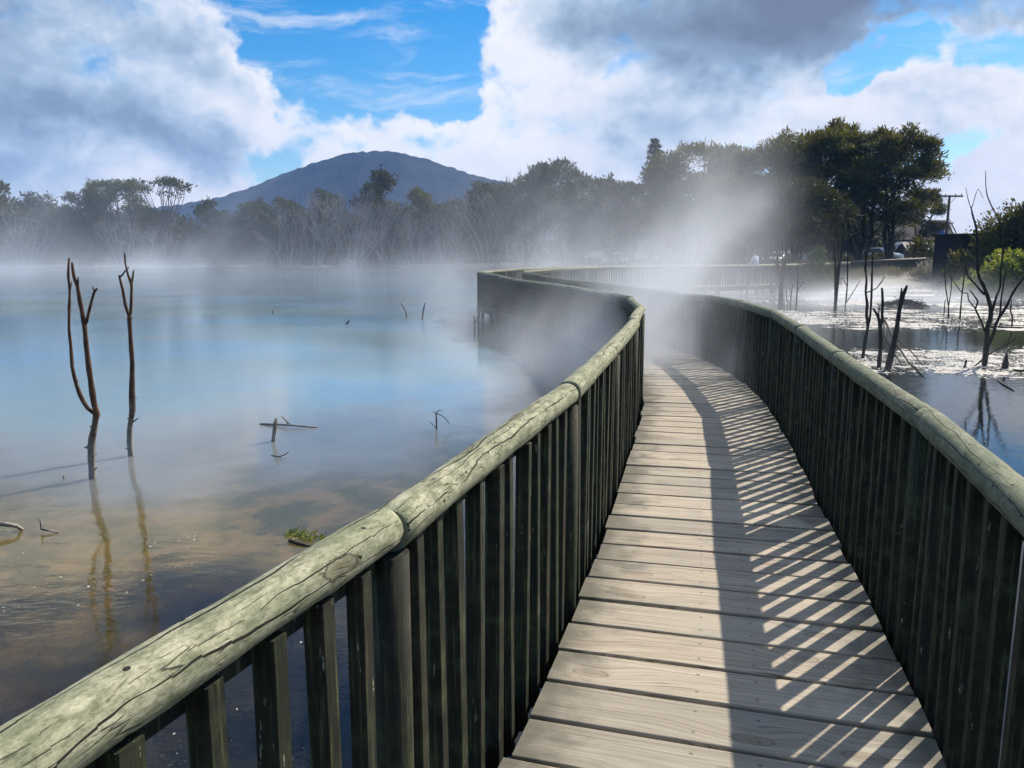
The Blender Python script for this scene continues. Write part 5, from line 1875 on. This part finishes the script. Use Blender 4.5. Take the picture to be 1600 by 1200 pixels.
def car_prof(hw, z0, zw, zt, top):
    return [(-hw * .92, z0), (-hw, z0 + .12), (-hw, zw), (-hw * top, zt - .05), (-hw * top + .08, zt), (hw * top - .08, zt), (hw * top, zt - .05), (hw, zw), (hw, z0 + .12), (hw * .92, z0)]


def car(label, loc, rz, paint, van=False):
    root = thing('parked_van' if van else 'parked_car', label, 'van' if van else 'car', loc, rz, None if van else 'cars parked under the grove')
    if van:
        hw = .92
        secs = [(-2.4, car_prof(hw * .96, .35, 1.0, 1.9, .82)), (-2.34, car_prof(hw, .32, 1.05, 2.02, .84)), (1.2, car_prof(hw, .32, 1.05, 2.05, .84)), (1.7, car_prof(hw, .32, 1.0, 1.55, .86)), (2.2, car_prof(hw * .97, .32, .9, 1.06, .95)), (2.45, car_prof(hw * .9, .36, .7, .85, .95))]
        L0, L1, zr = -1.55, 1.5, .34
    else:
        hw = .86
        secs = [(-2.15, car_prof(hw * .9, .40, .75, .88, .9)), (-2.05, car_prof(hw, .32, .85, .98, .92)), (-1.5, car_prof(hw, .28, .88, 1.05, .9)), (-.9, car_prof(hw, .28, .9, 1.42, .72)), (.25, car_prof(hw, .28, .9, 1.45, .72)),
                (1.0, car_prof(hw, .28, .88, 1.0, .9)), (1.8, car_prof(hw, .28, .8, .9, .92)), (2.12, car_prof(hw * .9, .34, .68, .78, .92))]
        L0, L1, zr = -1.35, 1.32, .31
    loft(secs).build('body', M[paint], root)
    for x in (L0, L1):
        for s in (-1, 1):
            w_ = MB().tube([(x, s * (hw - .17), zr), (x, s * (hw + .012), zr)], zr, 18).build('wheel', M['rubber'], root)
            MB().tube([(x, s * (hw + .0), zr), (x, s * (hw + .022), zr)], zr * .6, 14).build('rim', M['lamp'], w_)

    def pane(v, nm='window'):
        b = MB()
        b.v = v
        b.face(tuple(range(len(v))))
        o = b.build(nm, M['glass'], root)
        md_ = o.modifiers.new('t', 'SOLIDIFY')
        md_.thickness = .012
        md_.offset = 0
    if van:
        pane([(-2.405, -.66, 1.78), (-2.405, .66, 1.78), (-2.43, .76, 1.12), (-2.43, -.76, 1.12)], 'rear_window')
        for s in (-1, 1):
            pane([(-1.9, s * .905, 1.15), (1.0, s * .905, 1.15), (.95, s * .80, 1.8), (-1.85, s * .80, 1.8)], 'side_window')
        for k in range(3):
            MB().tube([(-1.6 + k * 1.0, -.75, 2.13), (-1.6 + k * 1.0, .75, 2.13)], .03, 6).build('roof_bar', M['lamp'], root)
        for s in (-1, 1):
            MB().tube([(-1.9, s * .7, 2.16), (.9, s * .7, 2.16)], .025, 6).build('roof_bar', M['lamp'], root)
            MB().box((-2.42, s * .78, .92), (.05, .14, .3)).build('tail_light', M['redlamp'], root)
        MB().box((-2.43, 0, .45), (.12, 1.7, .16)).build('bumper', M['black'], root)
    else:
        pane([(.32, -.6, 1.4), (.32, .6, 1.4), (1.0, .74, 1.03), (1.0, -.74, 1.03)], 'windscreen')
        pane([(-.98, -.58, 1.4), (-.98, .58, 1.4), (-1.5, .72, 1.08), (-1.5, -.72, 1.08)], 'rear_window')
        for s in (-1, 1):
            pane([(-1.25, s * .84, .98), (.8, s * .84, .98), (.2, s * .655, 1.4), (-.85, s * .655, 1.4)], 'side_window')
            MB().tube([(2.02, s * .6, .68), (2.13, s * .58, .67)], [.11, .10], 10).build('headlight', M['lamp'], root)
            MB().box((-2.12, s * .62, .74), (.06, .26, .12)).build('tail_light', M['redlamp'], root)
        MB().box((2.08, 0, .44), (.14, 1.5, .14)).build('bumper', M[paint], root)
    return root


p = at(1410, 400, 92)
car('white van with roof bars seen from behind under the dark trees', (p.x, 92, gz_at(p.x, 92)), math.atan2(92, p.x) + .06, 'paint', True)
p = at(1232, 400, 70)
car('white car glinting between the trunks left of the standing person', (p.x, 72, gz_at(p.x, 72)), R(-140), 'paint')
p = at(1373, 402, 80)
car('low white car with its bonnet in the sun left of the white van', (p.x, 80, gz_at(p.x, 80)), R(-40), 'paint')
p = at(962, 400, 88)
car('white car half lost in the steam beyond the back railing', (p.x, 88, gz_at(p.x, 88)), R(-120), 'paint')
p = at(933, 402, 84)
kio = thing('picnic_shelter', 'small pale roofed shelter half lost in the steam', 'shelter', (p.x, 84, gz_at(p.x, 84)))
for sx_ in (-1, 1):
    for sy_ in (-1, 1):
        MB().tube([(sx_ * 1.1, sy_ * .9, -.2), (sx_ * 1.1, sy_ * .9, 1.35)], .06, 8).build('post', M['drift'], kio)
b = MB()
b.v = [(-1.4, -1.2, 1.3), (1.4, -1.2, 1.3), (1.4, 1.2, 1.3), (-1.4, 1.2, 1.3), (-.3, 0, 1.95), (.3, 0, 1.95)]
for q in ((0, 1, 5, 4), (1, 2, 5), (2, 3, 4, 5), (3, 0, 4), (3, 2, 1, 0)):
    b.face(q)
b.build('roof', M['drift'], kio)
for k in range(9):
    MB().box((-1.0 + k * .25, -.9, .45), (.06, .03, .7)).build('slat', M['drift'], kio)


# ------------------------------------------------------------------ people
def person(label, loc, rz, shirt, h=1.70, lean=0.0, arms='rail'):
    root = thing('person', label, 'person', loc, rz)
    root.scale = (h / 1.70,) * 3
    J = {'pelvis': (0, 0, .92, .135, .10), 'waist': (0, lean * .25, 1.06, .125, .095), 'chest': (0, lean * .7, 1.28, .155, .11), 'neck0': (0, lean, 1.43, .07, .065), 'neck': (0, lean * 1.05, 1.49, .053, .053),
         'jaw': (0, lean * 1.1 + .015, 1.555, .068, .078), 'head': (0, lean * 1.1, 1.62, .076, .092), 'crown': (0, lean * 1.1 - .01, 1.685, .055, .062)}
    E_ = [('pelvis', 'waist'), ('waist', 'chest'), ('chest', 'neck0'), ('neck0', 'neck'), ('neck', 'jaw'), ('jaw', 'head'), ('head', 'crown')]
    for s, n in ((-1, 'l'), (1, 'r')):
        J['hip' + n] = (s * .095, 0, .86, .092, .098)
        J['knee' + n] = (s * .105, .02, .48, .058, .062)
        J['ank' + n] = (s * .11, -.01, .085, .038, .042)
        J['toe' + n] = (s * .13, .15, .03, .036, .028)
        E_ += [('pelvis', 'hip' + n), ('hip' + n, 'knee' + n), ('knee' + n, 'ank' + n), ('ank' + n, 'toe' + n)]
        J['sh' + n] = (s * .185, lean * .92, 1.385, .062, .062)
        if arms == 'rail':
            J['el' + n] = (s * .265, lean * .7 + .06, 1.12, .042, .042)
            J['wr' + n] = (s * .21, lean + .24, 1.02, .029, .029)
            J['ha' + n] = (s * .19, lean + .31, 1.00, .036, .022)
        elif s == 1:
            J['el' + n] = (.30, .05, 1.20, .042, .042)
            J['wr' + n] = (.16, .20, 1.36, .029, .029)
            J['ha' + n] = (.11, .24, 1.41, .036, .022)
        else:
            J['el' + n] = (-.26, -.02, 1.12, .042, .042)
            J['wr' + n] = (-.24, .08, .90, .029, .029)
            J['ha' + n] = (-.235, .10, .83, .036, .022)
        E_ += [('chest', 'sh' + n), ('sh' + n, 'el' + n), ('el' + n, 'wr' + n), ('wr' + n, 'ha' + n)]
        hx, hy, hz = J['ha' + n][:3]
        for f in range(4):
            fx = (f - 1.5) * .017
            J['f%d' % f + n] = (hx + fx, hy + .055, hz - .02 - .004 * abs(f - 1.5), .009, .009)
            J['g%d' % f + n] = (hx + fx, hy + .075, hz - .055, .008, .008)
            E_ += [('ha' + n, 'f%d' % f + n), ('f%d' % f + n, 'g%d' % f + n)]
        J['t' + n] = (hx - s * .045, hy + .02, hz - .015, .010, .010)
        E_ += [('ha' + n, 't' + n)]
    names = list(J)
    ix = {n: i for i, n in enumerate(names)}

    def skin(nm, keep, mat, grow=0.0, rootj='pelvis', lvl=2):
        sub = [n for n in names if n in keep]
        i2 = {n: i for i, n in enumerate(sub)}
        me = bpy.data.meshes.new(nm)
        me.from_pydata([J[n][:3] for n in sub], [(i2[a], i2[b]) for a, b in E_ if a in i2 and b in i2], [])
        o = link(nm, me, root)
        md_ = o.modifiers.new('skin', 'SKIN')
        md_.use_smooth_shade = True
        lay = me.skin_vertices[0] if me.skin_vertices else None
        if lay is None:
            bpy.context.view_layer.objects.active = o
            bm_ = __import__('bmesh').new()
            bm_.from_mesh(me)
            bm_.verts.layers.skin.verify()
            bm_.to_mesh(me)
            bm_.free()
            lay = me.skin_vertices[0]
        for n in sub:
            d = lay.data[i2[n]]
            d.radius = (J[n][3] + grow, J[n][4] + grow)
            d.use_root = (n == rootj)
        sd2 = o.modifiers.new('sub', 'SUBSURF')
        sd2.levels = sd2.render_levels = lvl
        me.materials.append(M[mat])
        return o
    skin('body', set(names), 'skin')
    skin('shirt', {'pelvis', 'waist', 'chest', 'neck0', 'shl', 'shr', 'ell', 'elr', 'wrl', 'wrr'}, shirt, .016, 'pelvis')
    skin('trousers', {'pelvis', 'hipl', 'hipr', 'kneel', 'kneer', 'ankl', 'ankr'}, 'trouser', .014, 'pelvis')
    hb = MB()
    rngp = random.Random(8)
    hy = J['head'][1]
    # hair cap over the back and top of the skull
    n, m2 = 14, 7
    for j in range(m2 + 1):
        ph = math.pi * .5 * (1 - j / m2 * 1.25)
        for k in range(n):
            th = 2 * math.pi * k / n
            rr = .098 * math.cos(ph) if ph < 1.57 else 0
            front = math.sin(th) > .2 and ph < .5
            kx = .86
            z = 1.625 + .105 * math.sin(ph)
            if front:
                z = max(z, 1.66)
            hb.v.append((math.cos(th) * rr * kx, hy + math.sin(th) * rr * 1.1 - .008, z))
    for j in range(m2):
        for k in range(n):
            hb.face((j * n + k, j * n + (k + 1) % n, (j + 1) * n + (k + 1) % n, (j + 1) * n + k), None, (0, 0), True)
    hb.build('hair', M['hair'], root)
    return root


def between(px, D, k):
    q = at(px, 410, D)
    return q.x, q.y


# leaning on the outer rail of the path, back turned
pp = Path(LEFT2)
s_ = min(np.linspace(10, pp.L, 300), key=lambda s: abs(800 + 1248 * (pp(s).x + .45 * (pp(s + .1) - pp(s - .1)).normalized().y) / pp(s).y - 1172))
q = pp(s_)
t_ = (pp(s_ + .1) - pp(s_ - .1)).normalized()
nrm = Vector((t_.y, -t_.x, 0))
loc = q + nrm * .55
person('person in a pale grey shirt leaning on the far boardwalk rail, seen from behind', (loc.x, loc.y, 0.0), math.atan2(t_.y, t_.x) + .1, 'shirt', 1.68, .10)
p = at(1254, 400, 56)
pr = person('person in white top with dark strap, standing beside the conical shrub', (p.x, 56, gz_at(p.x, 56)), R(195), 'shirt2', 1.72, .02, 'phone')
MB().tube([(-.15, .12, 1.40), (-.02, .185, 1.22), (.10, .15, 1.0), (.13, .02, .92)], .018, 6).build('shoulder_strap', M['strap'], pr)


# ------------------------------------------------------------------ steam and haze
def steam(name, label, lo, hi, res, fn, color, aniso=.3):
    ng = bpy.data.node_groups.new(name, 'GeometryNodeTree')
    ng.interface.new_socket('Geometry', in_out='OUTPUT', socket_type='NodeSocketGeometry')
    t = NT(ng)
    pos = t.n('GeometryNodeInputPosition').outputs[0]
    d = fn(t, pos)
    vc = t.n('GeometryNodeVolumeCube')
    t.put(vc.inputs['Density'], d)
    t.put(vc.inputs['Min'], lo)
    t.put(vc.inputs['Max'], hi)
    for a, v in zip('XYZ', res):
        vc.inputs['Resolution ' + a].default_value = v
    mat = mat_volume(name, color, 1.0, True, aniso)
    sm = t.n('GeometryNodeSetMaterial')
    t.put(sm.inputs[0], vc.outputs[0])
    sm.inputs['Material'].default_value = mat
    go = t.n('NodeGroupOutput')
    t.put(go.inputs[0], sm.outputs[0])
    me = bpy.data.meshes.new(name)
    me.materials.append(mat)
    o = link(name, me)
    md_ = o.modifiers.new('volume', 'NODES')
    md_.node_group = ng
    return tag(o, label, kind='stuff')


def lake_mist(t, p):
    x, y, z = t.xyz(p)
    h = t.m('SUBTRACT', z, WATER)
    q = t.v('ADD', p, t.comb(t.m('MULTIPLY', h, -.5), 0, 0))
    n1 = t.noise(t.v('MULTIPLY', q, (1, .8, .8)), .13, 5, .6, .7)
    n2 = t.noise(t.v('MULTIPLY', q, (1, .8, .38)), .19, 5, .62, .9)
    low = t.m('MULTIPLY', t.m('EXPONENT', t.m('MULTIPLY', h, -.8)), t.ss(n1, .45, .59, .06, 1.3))
    tall = t.m('MULTIPLY', t.m('EXPONENT', t.m('MULTIPLY', h, -.17)), t.ss(n2, .48, .64))
    d = t.m('ADD', t.m('MULTIPLY', low, .017), t.m('MULTIPLY', tall, .014))
    # thinner close to the viewer, and over the open patch of water in the middle
    start = t.m('ADD', 21.0, t.m('MULTIPLY', t.m('SUBTRACT', n1, .5), 22.0))
    fade = t.ss(t.m('SUBTRACT', y, start), 0.0, 22.0)
    fade = t.m('MULTIPLY', fade, t.ss(y, 116.0, 121.0, 1.0, 0.55))
    # more of it on the left and towards the grove
    side = t.m('ADD', t.ss(x, -20.0, -45.0, 0.6, 1.4), t.ss(x, -2.0, 8.0, 0.0, .5))
    edge = t.m('MULTIPLY', t.ss(z, 10.0, 15.5, 1, 0), t.ss(h, -.1, .15))
    right = t.ss(t.m('SUBTRACT', x, t.m('MULTIPLY', y, .16)), 1.0, 5.0, 1.0, 0.0)
    return t.m('MULTIPLY', t.m('MULTIPLY', d, fade), t.m('MULTIPLY', t.m('MULTIPLY', side, edge), right))


def walk_steam(t, p):
    x, y, z = t.xyz(p)
    h = t.m('SUBTRACT', z, WATER)
    q = t.v('ADD', p, t.comb(t.m('MULTIPLY', h, -.55), t.m('MULTIPLY', h, -.2), 0))
    n = t.noise(t.v('MULTIPLY', q, (1, 1, .6)), .55, 5, .62, 1.1)
    n2 = t.noise(q, .16, 3, .5, .3)
    wisp = t.m('ADD', t.ss(n, .455, .585), .12)

    def puff(cx, cy, rx, ry, top, wt):
        dx_ = t.m('DIVIDE', t.m('SUBTRACT', t.m('SUBTRACT', x, cx), t.m('MULTIPLY', h, .24)), rx)
        dy_ = t.m('DIVIDE', t.m('SUBTRACT', y, cy), ry)
        r2 = t.m('ADD', t.m('MULTIPLY', dx_, dx_), t.m('MULTIPLY', dy_, dy_))
        g = t.m('MULTIPLY', t.m('EXPONENT', t.m('MULTIPLY', r2, -1.0)), t.m('EXPONENT', t.m('DIVIDE', h, -top)))
        return t.m('MULTIPLY', t.m('MAXIMUM', t.m('SUBTRACT', g, .09), 0.0), wt)
    d = puff(2.4, 12.6, 1.4, 3.2, 1.9, 1.9)
    for a in ((3.4, 20.5, 2.2, 4.5, 2.6, .13), (-.6, 19.0, 2.0, 4.0, 1.1, .15), (.7, 13.6, 1.2, 3.4, 1.0, .40), (.1, 9.5, .8, 1.8, .6, .16), (.4, 31.0, 3.0, 5.0, 4.2, .085), (2.4, 33.0, 2.2, 5.0, 4.0, .045), (-2.6, 30.0, 1.6, 3.0, 2.4, .09), (2.0, 9.4, .8, 1.8, .9, .09)):
        d = t.m('ADD', d, puff(*a))
    d = t.m('MULTIPLY', t.m('MULTIPLY', d, wisp), t.ss(n2, .3, .6, .55, 1.15))
    edge = t.m('MULTIPLY', t.m('MULTIPLY', t.ss(z, 7.0, 10.0, 1, 0), t.ss(y, 6.5, 9.5)), t.m('MULTIPLY', t.ss(x, -4.8, -3.0), t.m('MULTIPLY', t.ss(x, 12.0, 14.0, 1, 0), t.ss(y, 40.0, 44.0, 1, 0))))
    return t.m('MULTIPLY', d, edge)


def pond_steam(t, p):
    x, y, z = t.xyz(p)
    h = t.m('SUBTRACT', z, WATER)
    q = t.v('ADD', p, t.comb(t.m('MULTIPLY', h, -.8), 0, 0))
    n = t.noise(t.v('MULTIPLY', q, (1, 1, 1.0)), .22, 4, .6, .5)
    d = t.m('MULTIPLY', t.m('EXPONENT', t.m('MULTIPLY', h, -3.4)), t.ss(n, .40, .62))
    f = t.m('MULTIPLY', t.ss(y, 26.0, 34.0), t.ss(y, 47.0, 51.0, 1, 0))
    f = t.m('MULTIPLY', f, t.m('MULTIPLY', t.ss(x, 9.0, 13.0), t.ss(t.m('SUBTRACT', x, t.m('MULTIPLY', y, .5)), 2.0, 12.0, 1, .25)))
    near = t.m('MULTIPLY', t.m('EXPONENT', t.m('MULTIPLY', t.m('ADD', t.m('POWER', t.m('MULTIPLY', t.m('SUBTRACT', x, 6.6), .7), 2.0), t.m('POWER', t.m('MULTIPLY', t.m('SUBTRACT', y, 12.8), .6), 2.0)), -1.0)), t.m('EXPONENT', t.m('MULTIPLY', h, -2.2)))
    edge = t.m('MULTIPLY', t.ss(z, 1.8, 3.0, 1, 0), t.ss(h, -.1, .05))
    tot = t.m('ADD', t.m('MULTIPLY', t.m('MULTIPLY', d, f), .34), t.m('MULTIPLY', near, .02))
    return t.m('MULTIPLY', tot, edge)


STEAM = (.84, .89, .97)
steam('steam', 'pale steam lying over the lake and drifting up in front of the far trees', (-95, 16, -.6), (34, 122, 16), (172, 142, 40), lake_mist, STEAM)
steam('steam', 'wisps of steam rising through the boardwalk at the bend', (-5, 6, -.6), (14, 44, 10), (96, 190, 54), walk_steam, STEAM)
steam('steam', 'low bright steam on the far part of the pond', (4.5, 9, -.6), (40, 52, 3.2), (90, 108, 20), pond_steam, STEAM)

hz = MB().box((0, 500, 63), (2600, 1560, 146))
haze = hz.build('haze', mat_volume('haze', (.20, .42, .95), .00032, False, .0))
tag(haze, 'thin blue haze over the distance', kind='stuff')
